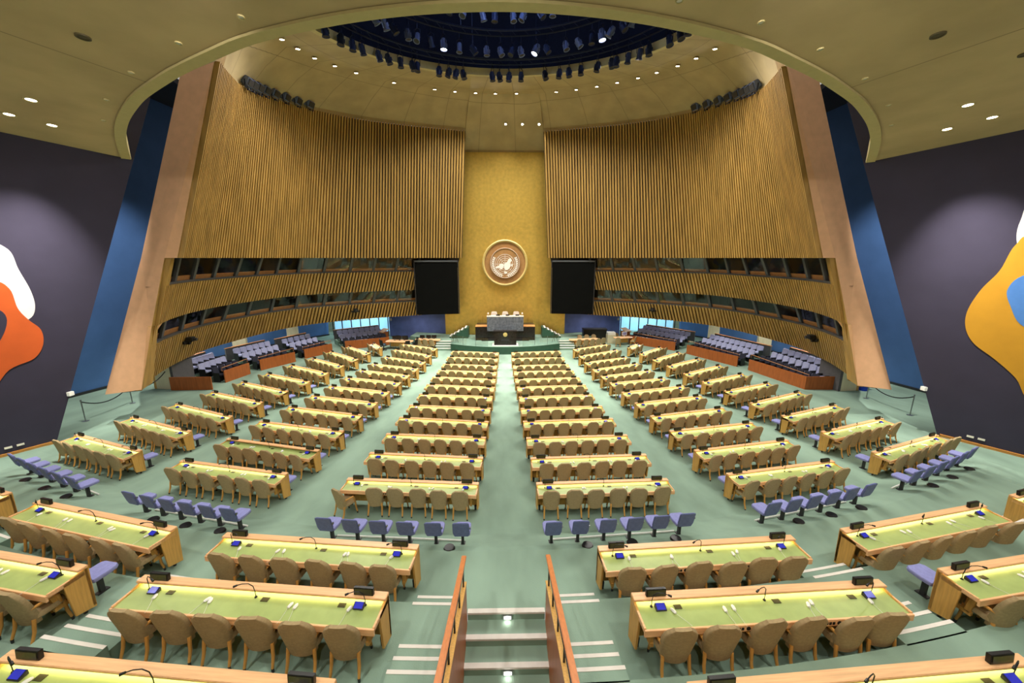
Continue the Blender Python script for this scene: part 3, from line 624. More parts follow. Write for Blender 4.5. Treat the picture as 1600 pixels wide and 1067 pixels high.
# flood lamps that stand on the heads of the slatted walls
for sg in (-1, 1):
    for i in range(8):
        u = .345 + .04 * i
        p = crom(TP, u) + inward(u) * .32; n_ = inward(u)
        t = thing('flood_lamp', 'blue-grey flood lamp on top of the %s slatted wall, %s from the pillar' % (SIDE[sg], ordn(i + 1)), 'stage light', mir((p.x, p.y, p.z - .12), sg), math.atan2(n_.y, n_.x * -sg) - PI / 2, 'flood lamps on the %s wall' % SIDE[sg], 1.0)
        mx = Matrix.Translation((0, 0, .42)) @ Matrix.Rotation(math.radians(-25), 4, 'X')
        mb = MB(); mb.box(-.28, .28, -.25, .2, -.22, .22, mx=mx); mb.build('lamp_body', M['fixturegrey'], t, bevel=.05)
        MB().box(-.23, .23, .2, .23, -.17, .17, mx=mx).build('lens', M['dark'], t)
        MB().tube([(-.32, 0, .42), (-.32, 0, .05), (.32, 0, .05), (.32, 0, .42)], .03, 6).build('yoke', M['truss'], t)
        MB().box(-.05, .05, -.05, .05, 0, .08).build('mount_foot', M['truss'], t)
# ------------------------------------------------------------------ delegates' desks
# block, row, centre of the far ledge x, y, floor z, heading, length, scale
DESKS = [
    ('CL',1,-2.39,29.97,0.00,-9.8,3.83,1.00), ('CL',2,-2.42,27.82,0.07,-9.2,3.85,1.00), ('CL',3,-2.43,25.67,0.14,-8.9,3.82,1.00),
    ('CL',4,-2.44,23.94,0.21,-9.1,3.85,1.00), ('CL',5,-2.49,22.26,0.28,-8.8,3.89,1.00), ('CL',6,-2.51,20.57,0.36,-8.7,3.91,1.00),
    ('CL',7,-2.55,18.81,0.45,-6.7,3.85,1.00), ('CL',8,-2.60,17.03,0.55,-7.0,3.89,1.00), ('CL',9,-2.63,15.34,0.65,-8.0,3.90,1.00),
    ('CL',10,-2.65,13.60,0.76,-5.8,3.86,1.00), ('CL',11,-2.68,11.90,0.88,-6.0,3.90,1.00), ('CL',12,-2.72,10.19,1.00,-4.7,3.90,1.00),
    ('CR',1,2.44,29.94,0.00,7.2,3.96,1.00), ('CR',2,2.42,27.74,0.07,2.9,3.91,1.00), ('CR',3,2.43,25.52,0.15,5.1,3.87,1.00),
    ('CR',4,2.48,23.87,0.21,2.8,3.88,1.00), ('CR',5,2.51,22.09,0.29,3.9,3.90,1.00), ('CR',6,2.56,20.43,0.37,4.9,3.90,1.00),
    ('CR',7,2.58,18.65,0.46,5.2,3.84,1.00), ('CR',8,2.61,16.84,0.56,3.9,3.85,1.00), ('CR',9,2.65,15.18,0.66,3.6,3.86,1.00),
    ('CR',10,2.69,13.39,0.78,2.8,3.86,1.00), ('CR',11,2.77,11.71,0.89,2.6,3.91,1.00), ('CR',12,2.81,10.06,1.01,2.2,3.88,1.00),
    ('ML',1,-7.26,32.11,0.00,-28.5,3.74,1.00), ('ML',2,-7.29,29.66,0.07,-31.8,3.90,1.00), ('ML',3,-7.30,27.25,0.14,-25.3,3.69,1.00),
    ('ML',4,-7.45,25.18,0.22,-20.2,3.67,1.00), ('ML',5,-7.62,23.44,0.29,-19.1,3.71,1.00), ('ML',6,-7.76,21.71,0.37,-16.9,3.75,1.00),
    ('ML',7,-7.89,19.89,0.46,-16.4,3.76,1.00), ('ML',8,-7.96,18.11,0.56,-16.6,3.80,1.00), ('ML',9,-8.10,16.37,0.66,-15.9,3.88,1.00),
    ('ML',10,-8.21,14.53,0.77,-14.7,3.96,1.00), ('ML',11,-8.29,12.76,0.89,-14.4,3.89,1.00), ('ML',12,-8.48,11.05,1.01,-12.4,3.91,1.00),
    ('MR',1,7.18,31.59,0.01,29.5,3.74,1.00), ('MR',2,7.29,29.15,0.08,29.9,4.04,1.00), ('MR',3,7.25,26.80,0.15,23.4,3.71,1.00),
    ('MR',4,7.39,24.80,0.23,22.7,3.72,1.00), ('MR',5,7.53,22.97,0.31,19.2,3.68,1.00), ('MR',6,7.68,21.26,0.39,13.4,3.58,1.00),
    ('MR',7,7.93,19.52,0.48,14.8,3.84,1.00), ('MR',8,7.99,17.71,0.58,14.5,3.76,1.00), ('MR',9,8.07,15.90,0.68,13.6,3.76,1.00),
    ('MR',10,8.19,14.11,0.80,11.3,3.76,1.00), ('MR',11,8.32,12.35,0.92,11.0,3.81,1.00), ('MR',12,8.51,10.67,1.04,10.6,3.88,1.00),
    ('LL',1,-10.85,32.21,0.07,-53.6,2.06,1.00), ('LL',2,-11.77,30.39,0.14,-42.3,3.52,1.00), ('LL',3,-12.11,28.23,0.22,-39.2,3.91,1.00),
    ('LL',4,-12.36,26.11,0.29,-34.5,3.76,1.00), ('LL',5,-12.65,24.08,0.38,-29.9,3.86,1.00), ('LL',6,-12.82,21.96,0.48,-26.2,3.78,1.00),
    ('LL',7,-13.02,20.05,0.58,-25.6,3.79,1.00), ('LL',8,-13.22,18.18,0.68,-23.8,3.78,1.00), ('LL',9,-13.37,16.26,0.79,-23.3,3.88,1.00),
    ('LL',10,-13.72,14.53,0.91,-22.1,3.80,1.00), ('LL',11,-13.98,12.74,1.03,-20.2,3.68,1.00), ('RR',1,10.79,31.68,0.08,48.9,1.99,1.00),
    ('RR',2,11.54,29.61,0.16,41.9,3.34,1.00), ('RR',3,11.96,27.55,0.23,38.1,3.72,1.00), ('RR',4,12.30,25.51,0.31,31.9,3.64,1.00),
    ('RR',5,12.56,23.41,0.41,29.7,3.78,1.00), ('RR',6,12.74,21.38,0.50,25.1,3.55,1.00), ('RR',7,12.96,19.45,0.60,22.2,3.46,1.00),
    ('RR',8,13.18,17.56,0.71,23.6,3.79,1.00), ('RR',9,13.34,15.65,0.83,20.2,3.54,1.00), ('RR',10,13.64,13.86,0.95,19.1,3.67,1.00),
    ('RR',11,13.90,12.10,1.07,19.5,3.74,1.00), ('CL',13,-3.66,6.67,1.90,-5.9,3.98,1.04), ('CL',14,-3.81,5.16,2.33,-5.7,4.05,1.04),
    ('CL',15,-3.93,3.64,2.71,-5.7,4.07,1.04), ('CR',13,3.73,6.48,1.90,3.4,3.95,1.04), ('CR',14,3.91,4.97,2.33,2.6,4.02,1.04),
    ('CR',15,4.05,3.46,2.71,3.4,4.11,1.04), ('ML',13,-8.73,7.55,1.90,-14.1,4.02,1.04), ('ML',14,-8.91,5.95,2.33,-10.7,3.98,1.04),
    ('MR',13,8.78,7.15,1.90,11.3,3.96,1.04), ('MR',14,9.08,5.55,2.33,8.3,4.02,1.04), ('LL',12,-13.35,8.81,1.90,-15.8,3.47,1.04),
    ('RR',12,13.43,8.22,1.90,13.6,3.39,1.04),
]
BLOCK = {'CL': 'left centre block', 'CR': 'right centre block', 'ML': 'left middle block', 'MR': 'right middle block', 'LL': 'far left block', 'RR': 'far right block'}
LAST = {'CL': 12, 'CR': 12, 'ML': 12, 'MR': 12, 'LL': 11, 'RR': 11}
def rowtxt(b, r):
    return '%s row from the stage' % ordn(r) if r <= LAST[b] else '%s row behind the blue seats' % ordn(r - LAST[b])
HL = 1.95
def desk_parts():
    P = []
    def add(name, mb, m, **k): P.append((name, mb.mesh(name, M[m], **k)))
    a = MB(); a.prism([(-HL, -.14), (HL, -.14), (HL, 0), (-HL, 0)], .79, .825); add('ledge', a, 'ledge', bevel=.006)
    a = MB(); a.box(-HL, HL, -.06, -.02, .1, .79); add('back_panel', a, 'panel')
    a = MB(); mx = Matrix.Translation((0, -.06, .733)) @ Matrix.Rotation(math.radians(2.5), 4, 'X')
    a.box(-HL + .03, HL - .03, -.445, 0, -.01, .008, mx=mx); add('desk_top', a, 'leather')
    a = MB(); a.box(-HL, HL, -.535, -.505, .635, .74); a.box(-HL, -HL + .03, -.505, -.06, .685, .754).box(HL - .03, HL, -.505, -.06, .685, .754); a.box(-HL, HL, -.505, -.1, .69, .705); add('front_apron', a, 'ledge', bevel=.004)
    for sg in (-1, 1):
        a = MB(); x = sg * (HL - .0); a.slab([(x, 0, .79), (x, -.33, .74), (x, -.28, .12), (x, -.02, .06)], (-sg * .035, 0, 0)); add('end_panel', a, 'panel', bevel=.004)
        a = MB(); x = sg * (HL - .16); a.slab([(x, -.44, .69), (x, -.37, .69), (x, -.31, .34), (x, -.38, .34)], (-sg * .05, 0, 0)); a.box(min(x, x - sg * .05), max(x, x - sg * .05), -.4, -.05, .30, .36); add('end_bracket', a, 'panel')
        a = MB(); x = sg * (HL - .1); a.tube([(x, -.12, .14), (x, -.12, 0)], [.035, .028], 8); add('foot', a, 'dark')
    a = MB(); a.box(-HL + .05, HL - .05, -.115, -.06, .781, .789); P.append(('desk_lamp', a.mesh('desk_lamp', M['lamp_tube'])))
    return P
DP = desk_parts(); LAMP_OFF = MB().box(-HL + .05, HL - .05, -.115, -.06, .781, .789).mesh('desk_lamp', M['lamp_off'])
def small_meshes():
    d = {}
    a = MB(); a.slab([(-.16, 0, 0), (.16, 0, 0), (.16, .012, .115), (-.16, .012, .115)], (0, .05, -.006)); d['sign'] = a.mesh('name_sign', M['black'], bevel=.004)
    a = MB(); a.slab([(-.14, -.002, .02), (.14, -.002, .02), (.14, .008, .1), (-.14, .008, .1)], (0, -.004, 0)); d['signface'] = a.mesh('sign_face', M['signface'])
    a = MB(); a.slab([(-.07, -.05, 0), (-.07, .03, 0), (-.07, .03, .05), (-.07, -.05, .015)], (.14, 0, 0)); d['console'] = a.mesh('console', M['dark'], bevel=.004)
    a = MB(); a.slab([(-.055, -.045, .0215), (.055, -.045, .0215), (.055, .025, .051), (-.055, .025, .051)], (0, -.002, .004)); d['display'] = a.mesh('display', M['display'])
    a = MB()
    pts = [(.1, 0, 0), (.1, 0, .1), (.09, -.01, .2), (.04, -.03, .26), (-.03, -.06, .28), (-.09, -.085, .275)]
    a.tube(pts, .006, 6); a.tube([pts[-1], (-.135, -.105, .265)], [.013, .016], 8); a.lathe([(.022, 0), (.018, .015), (.006, .02)], 10, c=(.1, 0, 0)); d['mic'] = a.mesh('microphone', M['black'], smooth=True)
    a = MB(); a.box(-.055, .055, -.035, .035, 0, .006); d['plate'] = a.mesh('outlet_plate', M['signface'])
    a = MB()
    for x in (-.07, -.02, .03): a.box(x, x + .035, -.541, -.533, .665, .705)
    a.lathe([(.03, 0), (.03, .012)], 12)
    a.v[-24:] = [(p[0] + .13, -.534 - p[2] * .6, .685 + p[1]) for p in a.v[-24:]]; d['jack'] = a.mesh('jack_panel', M['black'])
    return d
SM = small_meshes()
desk_things = []
for b, r, x, y, z, hd, L, k in DESKS:
    near = r >= 9; rear = r > LAST[b]
    unlit = (b == 'ML' and r == 11)
    if b == 'CL' and r == 14 or b == 'CR' and r in (13, 14, 15) or b == 'CL' and r in (13, 15) or rear: pass
    lab = 'long wooden %sdelegates\u2019 desk with green top, %s, %s' % ('unlit ' if unlit else '', rowtxt(b, r), BLOCK[b])
    lab = lab.replace('\u2019', '')
    t = thing('delegate_desk', lab, 'desk', (x, y, z), math.radians(hd), 'desks in the ' + BLOCK[b], (k * L / 3.9 / k, k, k))
    desk_things.append((b, r, t, L, k))
    for n, me in DP: put(n, LAMP_OFF if (unlit and n == 'desk_lamp') else me, t)
    fx = 3.9 / L
    for sg in (-1, 1):
        s = put('name_sign', SM['sign'], t); s.location = (sg * (HL - .34), -.1, .825); put('sign_face', SM['signface'], s); s.scale = (fx * .95, 1, 1)
        if b in ('ML', 'MR', 'LL', 'RR') and sg == (1 if b[1] == 'L' else -1) and r < 9: s.location.x = sg * (HL - .3)
        c = put('console', SM['console'], t); c.location = (sg * (HL - .36), -.2, .735); put('display', SM['display'], c); c.scale = (fx * 1.15, 1.15, 1.15)
        m = put('microphone', SM['mic'], t); m.location = (sg * (HL - .36) - .02, -.17, .735); m.scale = (fx * (1 if sg > 0 else -1), 1, 1)
        p = put('outlet_plate', SM['plate'], t); p.location = (sg * (HL - .62), -.2, .737); p.scale = (fx, 1, 1)
    m = put('microphone', SM['mic'], t); m.location = (-.1, -.17, .735); m.scale = (fx, 1, 1)
    p = put('outlet_plate', SM['plate'], t); p.location = (.16, -.2, .737)
    if near:
        for sx in (-.62, .7): j = put('jack_panel', SM['jack'], t); j.location = (sx, 0, 0)
# earpieces on the near desks
def earpiece_meshes():
    a = MB(); a.lathe([(.003, -.045), (.02, -.04), (.026, -.01), (.024, .03), (.012, .05), (.003, .052)], 10); a.v = [(p[0], p[2], max(0, p[1] * .8 + .012)) for p in a.v]
    b = MB(); b.tube([(0, -.045, .012), (.02, -.12, .006), (.04, -.2, .004), (.05, -.27, .004)], .0022, 5)
    return a.mesh('shell', M['white'], smooth=True), b.mesh('cord', M['white'])
EP = earpiece_meshes()
for b, r, t, L, k in desk_things:
    if r < 10: continue
    R = t.matrix_basis if False else Matrix.Translation(t.location) @ Matrix.Rotation(t.rotation_euler.z, 4, 'Z')
    for i, xl in enumerate((-1.46, -.66, -.58, .58, .68, 1.5)):
        xx = (xl + random.uniform(-.04, .04)) * L / 3.9; yy = random.uniform(-.31, -.25)
        p = R @ Vector((xx, yy * k, (.7345 + (yy + .06) * .0437 + .009) * k))
        e = thing('earpiece', 'white earpiece, %s from left, desk in %s, %s' % (ordn(i + 1), rowtxt(b, r).replace('the ', ''), BLOCK[b]), 'earpiece', p, t.rotation_euler.z + random.uniform(-.5, .5), 'earpieces on the desks', 1.05)
        put('shell', EP[0], e); put('cord', EP[1], e)
# ------------------------------------------------------------------ tan chairs
def chair_parts():
    # back towards -y, sitter looks to +y
    P = []
    rows = []; N = 14
    for j in range(9):
        f = (0, .12, .3, .5, .68, .82, .91, .97, 1)[j]; z = .31 + .63 * f
        w = (.185 + .045 * math.sin(min(1, f * 1.6) * PI / 2)) if f < .6 else .235 * max(.02, 1 - ((f - .6) / .4) ** 3.2) ** .42
        if j == 8: w = .11
        yb = -.18 - .09 * f
        cu = .07 * (1 - f ** 2) + .012
        fr = [(w * math.sin(a), yb + cu * (1 - math.cos(a)), z) for a in [(-PI / 2 + PI * i / N) for i in range(N + 1)]]
        bk = [(w * 1.0 * math.sin(a), yb + cu * (1 - math.cos(a)) - .05, z - .004) for a in [(PI / 2 - PI * i / N) for i in range(N + 1)]]
        rows.append(fr + bk)
    b = MB(); b.grid(rows, close=True); n = len(rows[0]); b.add(rows[0], [tuple(range(n - 1, -1, -1))]); b.add(rows[-1], [tuple(range(n))])
    P.append(('backrest', b, 'tan'))
    s = MB(); pr = [(.225 * math.copysign(abs(math.cos(a)) ** .6, math.cos(a)), .0 + .215 * math.copysign(abs(math.sin(a)) ** .6, math.sin(a))) for a in [2 * PI * i / 24 for i in range(24)]]
    s.grid([[(x * q, y * q, z) for x, y in pr] for q, z in ((.9, .37), (1, .39), (1, .44), (.93, .465), (.6, .475))], close=True); s.add([(x * .6, y * .6, .475) for x, y in pr], [tuple(range(24))]); s.add([(x * .9, y * .9, .37) for x, y in pr], [tuple(range(23, -1, -1))])
    P.append(('seat', s, 'tan'))
    for sx in (-1, 1):
        for sy, y0, y1 in ((-1, -.18, -.27), (1, .16, .19)):
            l = MB(); pts = [(sx * .18, y0, .40), (sx * .19, (y0 + y1) / 2 - .01 * sy, .2), (sx * .195, y1, .06)]
            l.tube(pts, [.026, .023, .019], 8); P.append(('leg', l, 'chairwood'))
            c = MB(); c.tube([(sx * .195, y1, .06), (sx * .197, y1 + .004 * sy, 0)], [.02, .017], 8); P.append(('ferrule', c, 'dark'))
        ar = MB(); ar.tube([(sx * .205, -.2, .59), (sx * .23, -.05, .6), (sx * .23, .06, .595), (sx * .22, .1, .56), (sx * .205, .12, .42)], [.02, .022, .024, .022, .02], 8)
        P.append(('armrest', ar, 'chairwood'))
    return P
CH = chair_parts()
CHM = [(n, mb.mesh(n, M[m], smooth=True, weld=True)) for n, mb, m in CH]
_all = MB()
for n, mb, m in CH: _all.merge(mb, mi={'tan': 0, 'chairwood': 1, 'dark': 2}[m])
CHONE = _all.mesh('tan_chair', [M['tan'], M['chairwood'], M['dark']], smooth=True, weld=True)
seats = []
for b, r, t, L, k in desk_things:
    n = 6 if L > 2.5 else 2
    for i in range(n):
        if b == 'CL' and r == 15 or b == 'CR' and r == 15: continue
        xl = ((i - 2.5) * (min(.645, (L - .25) / 6) if b[0] == 'C' else (L - .12) / 6)) if n == 6 else (-.55 + 1.0 * i)
        xl += random.uniform(-.05, .05); yy = (-.37 if b[0] == 'C' else -.42) * k + random.uniform(-.05, .01)
        rot = random.uniform(-.09, .09)
        if b == 'CL' and r == 12 and i == 0: xl -= .2; yy -= .22; rot = -.5
        Rm = Matrix.Translation(t.location) @ Matrix.Rotation(t.rotation_euler.z, 4, 'Z'); p = Rm @ Vector((xl, yy, 0))
        p.z = FZ(p.x, p.y) if r <= LAST[b] else t.location.z
        d = (p - Vector((0, 0, CAMZ))).length
        seats.append((d, b, r, i, n, p, t.rotation_euler.z + rot, k))
seats.sort(key=lambda q: q[0])
far = MB()
for q, (d, b, r, i, n, p, rz, k) in enumerate(seats):
    if q < 300:
        lab = 'tan chair, %s from left, %s, %s' % (ordn(i + 1), rowtxt(b, r), BLOCK[b])
        if q < 190:
            t = thing('delegate_chair', lab, 'chair', p, rz, 'tan delegate chairs', k)
            lastleg = None
            for nme, me in CHM:
                o = put(nme, me, lastleg if nme == 'ferrule' else t)
                if nme == 'leg': lastleg = o
        else:
            o = put('delegate_chair', CHONE); o.location = p; o.rotation_euler = (0, 0, rz); o.scale = (k,) * 3; tag(o, lab, 'chair', 'tan delegate chairs')
    else:
        far.merge(_all, Matrix.Translation(p) @ Matrix.Rotation(rz, 4, 'Z'))
o = far.build('delegate_chairs', [M['tan'], M['chairwood'], M['dark']], smooth=True)
tag(o, 'the remaining small tan chairs at the desks nearest the stage', 'chairs'); o['kind'] = 'stuff'
# ------------------------------------------------------------------ blue seats
def blue_parts():
    P = []
    s = MB(); prof = [(-.22, -.2), (.22, -.2), (.235, .0), (.22, .2), (.16, .25), (-.16, .25), (-.22, .2), (-.235, 0)]
    s.grid([[(x * q, y * q, z) for x, y in prof] for q, z in ((.92, .385), (1, .40), (1, .445), (.95, .465))], close=True); s.add([(x * .95, y * .95, .465) for x, y in prof], [tuple(range(8))]); s.add([(x * .92, y * .92, .385) for x, y in prof], [tuple(range(7, -1, -1))])
    P.append(('seat_pad', s, 'seatblue'))
    def slab(y, w, z0, z1, th):
        m = MB(); pr = [(-w * .82, z0), (w * .82, z0), (w, z0 + .12), (w * .98, z1 - .04), (w * .9, z1), (-w * .9, z1), (-w * .98, z1 - .04), (-w, z0 + .12)]
        m.slab([(x, y - (z - .4) * .25, z) for x, z in pr], (0, -th, 0)); return m
    P.append(('back_cushion', slab(-.175, .215, .42, .83, .035), 'seatblue')); P.append(('back_shell', slab(-.21, .225, .40, .845, .03), 'shellblue'))
    p = MB(); p.box(-.035, .035, -.04, .04, .0, .39); p.box(-.06, .06, -.1, .1, 0, .02); P.append(('pedestal', p, 'dark'))
    k = MB(); k.lathe([(.005, -.02), (.035, -.02), (.035, .02), (.005, .02)], 12); k.v = [(.235 + v[2], -.26 + v[0], .66 + v[1]) for v in k.v]; P.append(('knob', k, 'steel'))
    return [(n, mb.mesh(n, M[m], bevel=.012 if n != 'pedestal' else 0)) for n, mb, m in P]
BP_ = blue_parts()
def blue_chair(p, rz, label, group):
    t = thing('blue_chair', label, 'chair', p, rz, group, (.84, .9, .93))
    for n, me in BP_: put(n, me, t)
def polar(s, x):
    r = YC - s; a = math.asin(x / r); return r * math.sin(a), YC - r * math.cos(a), a
for nm, x0, x1, lab in (('CL', -4.1, -1.0, 'left centre block'), ('CR', 1.05, 4.15, 'right centre block'), ('ML', -9.4, -6.5, 'left middle block'), ('MR', 6.4, 9.4, 'right middle block'), ('LL', -14.7, -11.6, 'far left block'), ('RR', 11.3, 14.4, 'far right block')):
    for i in range(6):
        x, y, a = polar(7.72, x0 + (x1 - x0) * i / 5)
        blue_chair((x, y, FZ(x, y)), a + random.uniform(-.03, .03), 'blue chair, %s from left in the blue row behind the %s' % (ordn(i + 1), lab), 'blue seats in rows of six')
    # cable rail under the row and floor discs
    xa, ya, a0 = polar(7.95, x0); xb, yb, a1 = polar(7.95, x1)
    tag(MB().tube([(xa, ya, FZ(xa, ya) + .03), (xb, yb, FZ(xb, yb) + .03)], .025, 6).build('cable_rail', M['white']), 'white floor rail with cables under the blue seats behind the %s' % lab, 'rail', 'cable rails')
    for i in range(3):
        x, y, a = polar(7.35, x0 + (x1 - x0) * (i * 2 + 1.5) / 6)
        o = MB().lathe([(.005, .0), (.13, 0), (.11, .04), (.005, .045)], 18).build('floor_speaker', M['black'], smooth=True); o.location = (x, y, FZ(x, y)); tag(o, 'black round floor disc, %s from left under blue seats behind %s' % (ordn(i + 1), lab), 'floor speaker', 'black floor discs')
for b, r, t, L, k in desk_things:
    ok = (b in ('ML', 'MR') and 7 <= r <= 12) or (b in ('LL', 'RR') and 6 <= r <= 11) or (b in ('ML', 'MR') and r == 14) or (b == 'CR' and r == 11)
    if not ok: continue
    sg = 1 if b[1] == 'L' else -1
    Rm = Matrix.Translation(t.location) @ Matrix.Rotation(t.rotation_euler.z, 4, 'Z'); p = Rm @ Vector((sg * (L / 2 - .34), .27, 0)); 
    p.z = FZ(p.x, p.y) if r <= LAST[b] else t.location.z - (0.43 if r == 14 else 0)
    if r == 14: p.z = 1.90 if math.hypot(p.x, p.y - YC) < YC - 5.55 else 2.33
    blue_chair(p, t.rotation_euler.z, 'single blue chair at the inner desk end, %s, %s' % (rowtxt(b, r).replace('the ', ''), BLOCK[b]), 'single blue seats at desk ends')
# ------------------------------------------------------------------ half walls and handrails of the stair
for sg in (-1, 1):
    t = thing('stair_parapet', 'wooden half wall with sloping cap on the %s side of the sunken stair' % SIDE[sg], 'half wall', (sg * PW, 0, 0))
    t.location = (sg * PW, 5.68, 1.0)
    x0, x1 = (0, sg * .055)
    def zc(y): return 2.60 + (5.68 - y) * .29
    mb = MB(); mb.slab([(x0, y - 5.68, z - 1.0) for y, z in ((5.68, 1.2), (5.68, zc(5.68)), (2.2, zc(2.2)), (2.2, .6))], (sg * .055, 0, 0)); mb.build('wood_panel', M['cherry'], t)
    mb = MB(); mb.slab([(sg * -.008, y - 5.68, z - 1.0) for y, z in ((5.7, zc(5.7)), (5.7, zc(5.7) + .03), (2.2, zc(2.2) + .03), (2.2, zc(2.2)))], (sg * .075, 0, 0)); mb.build('cap', M['panel'], t)
    h = thing('handrail', 'orange wooden handrail on black posts on the %s side of the sunken stair' % SIDE[sg], 'handrail', (sg * (PW + .03), 5.6, 1.0))
    def zr(y): return 3.08 + (5.72 - y) * .27
    mb = MB(); mb.slab([(-.04, y - 5.6, z - 1.0) for y, z in ((5.75, zr(5.75)), (5.75, zr(5.75) + .045), (2.4, zr(2.4) + .045), (2.4, zr(2.4)))], (.08, 0, 0)); mb.build('rail', M['rail'], h, bevel=.008)
    mb = MB(); mb.slab([(-.012, y - 5.6, z - 1.0) for y, z in ((5.6, zr(5.6) - .16), (5.6, zr(5.6) - .13), (2.4, zr(2.4) - .22), (2.4, zr(2.4) - .25))], (.024, 0, 0)); mb.build('lower_bar', M['black'], h)
    for y in (5.55, 5.0, 4.45, 3.9, 3.35, 2.8):
        MB().box(-.012, .012, y - 5.62, y - 5.59, zc(y) - 1.0, zr(y) - .995).build('post', M['black'], h)
for i, k in enumerate((0, 2)):
    t = thing('step_light', 'small lit rectangular step light in the %s riser of the sunken stair' % ('upper' if k == 0 else 'lower'), 'step light', (0.02, 5.75 - .36 * k, 1.90 - .155 * k - .1))
    MB().box(-.085, .085, -.02, .0, -.04, .05).build('frame', M['steel'], t); MB().box(-.065, .065, -.026, -.018, -.025, .035).build('lens', M['softbulb'], t)
    light('glow', 'POINT', (0, -.06, -.01), .5, t, size=.03)
# ------------------------------------------------------------------ gallery boxes at the sides
def gal_meshes():
    a = MB(); pr = [(-.235, .36), (.235, .36), (.245, .5), (.24, .86), (.2, .9), (-.2, .9), (-.24, .86), (-.245, .5)]
    a.slab([(x, -.12 - (z - .36) * .2, z) for x, z in pr], (0, -.09, 0)); b = MB(); b.box(-.22, .22, -.12, .28, .36, .46)
    c = MB(); c.box(-.255, -.235, -.2, .2, 0, .6).box(.235, .255, -.2, .2, 0, .6).box(-.1, .1, -.1, .1, 0, .3)
    return a, b, c
GM = gal_meshes()
def galset(m): return [('backrest', GM[0].mesh('backrest', M[m], bevel=.03)), ('seat', GM[1].mesh('seat', M[m], bevel=.03)), ('frame', GM[2].mesh('frame', M['black']))]
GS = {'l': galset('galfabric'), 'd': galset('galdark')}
BARR = {-1: [[(-19.2, 21.3), (-17.13, 21.66)], [(-17.4, 23.13), (-17.28, 25.32)], [(-17.14, 26.21), (-16.2, 29.0)], [(-16.0, 30.0), (-14.95, 32.6)], [(-14.3, 33.7), (-11.1, 36.2)]],
        1: [[(18.85, 20.7), (17.42, 20.95)], [(17.42, 20.95), (17.07, 25.7)], [(16.86, 26.67), (15.36, 31.4)], [(14.9, 32.6), (12.0, 36.6)]]}
SEGN = {-1: ['end return', 'first', 'second', 'third', 'fourth'], 1: ['end return', 'first', 'second', 'third']}
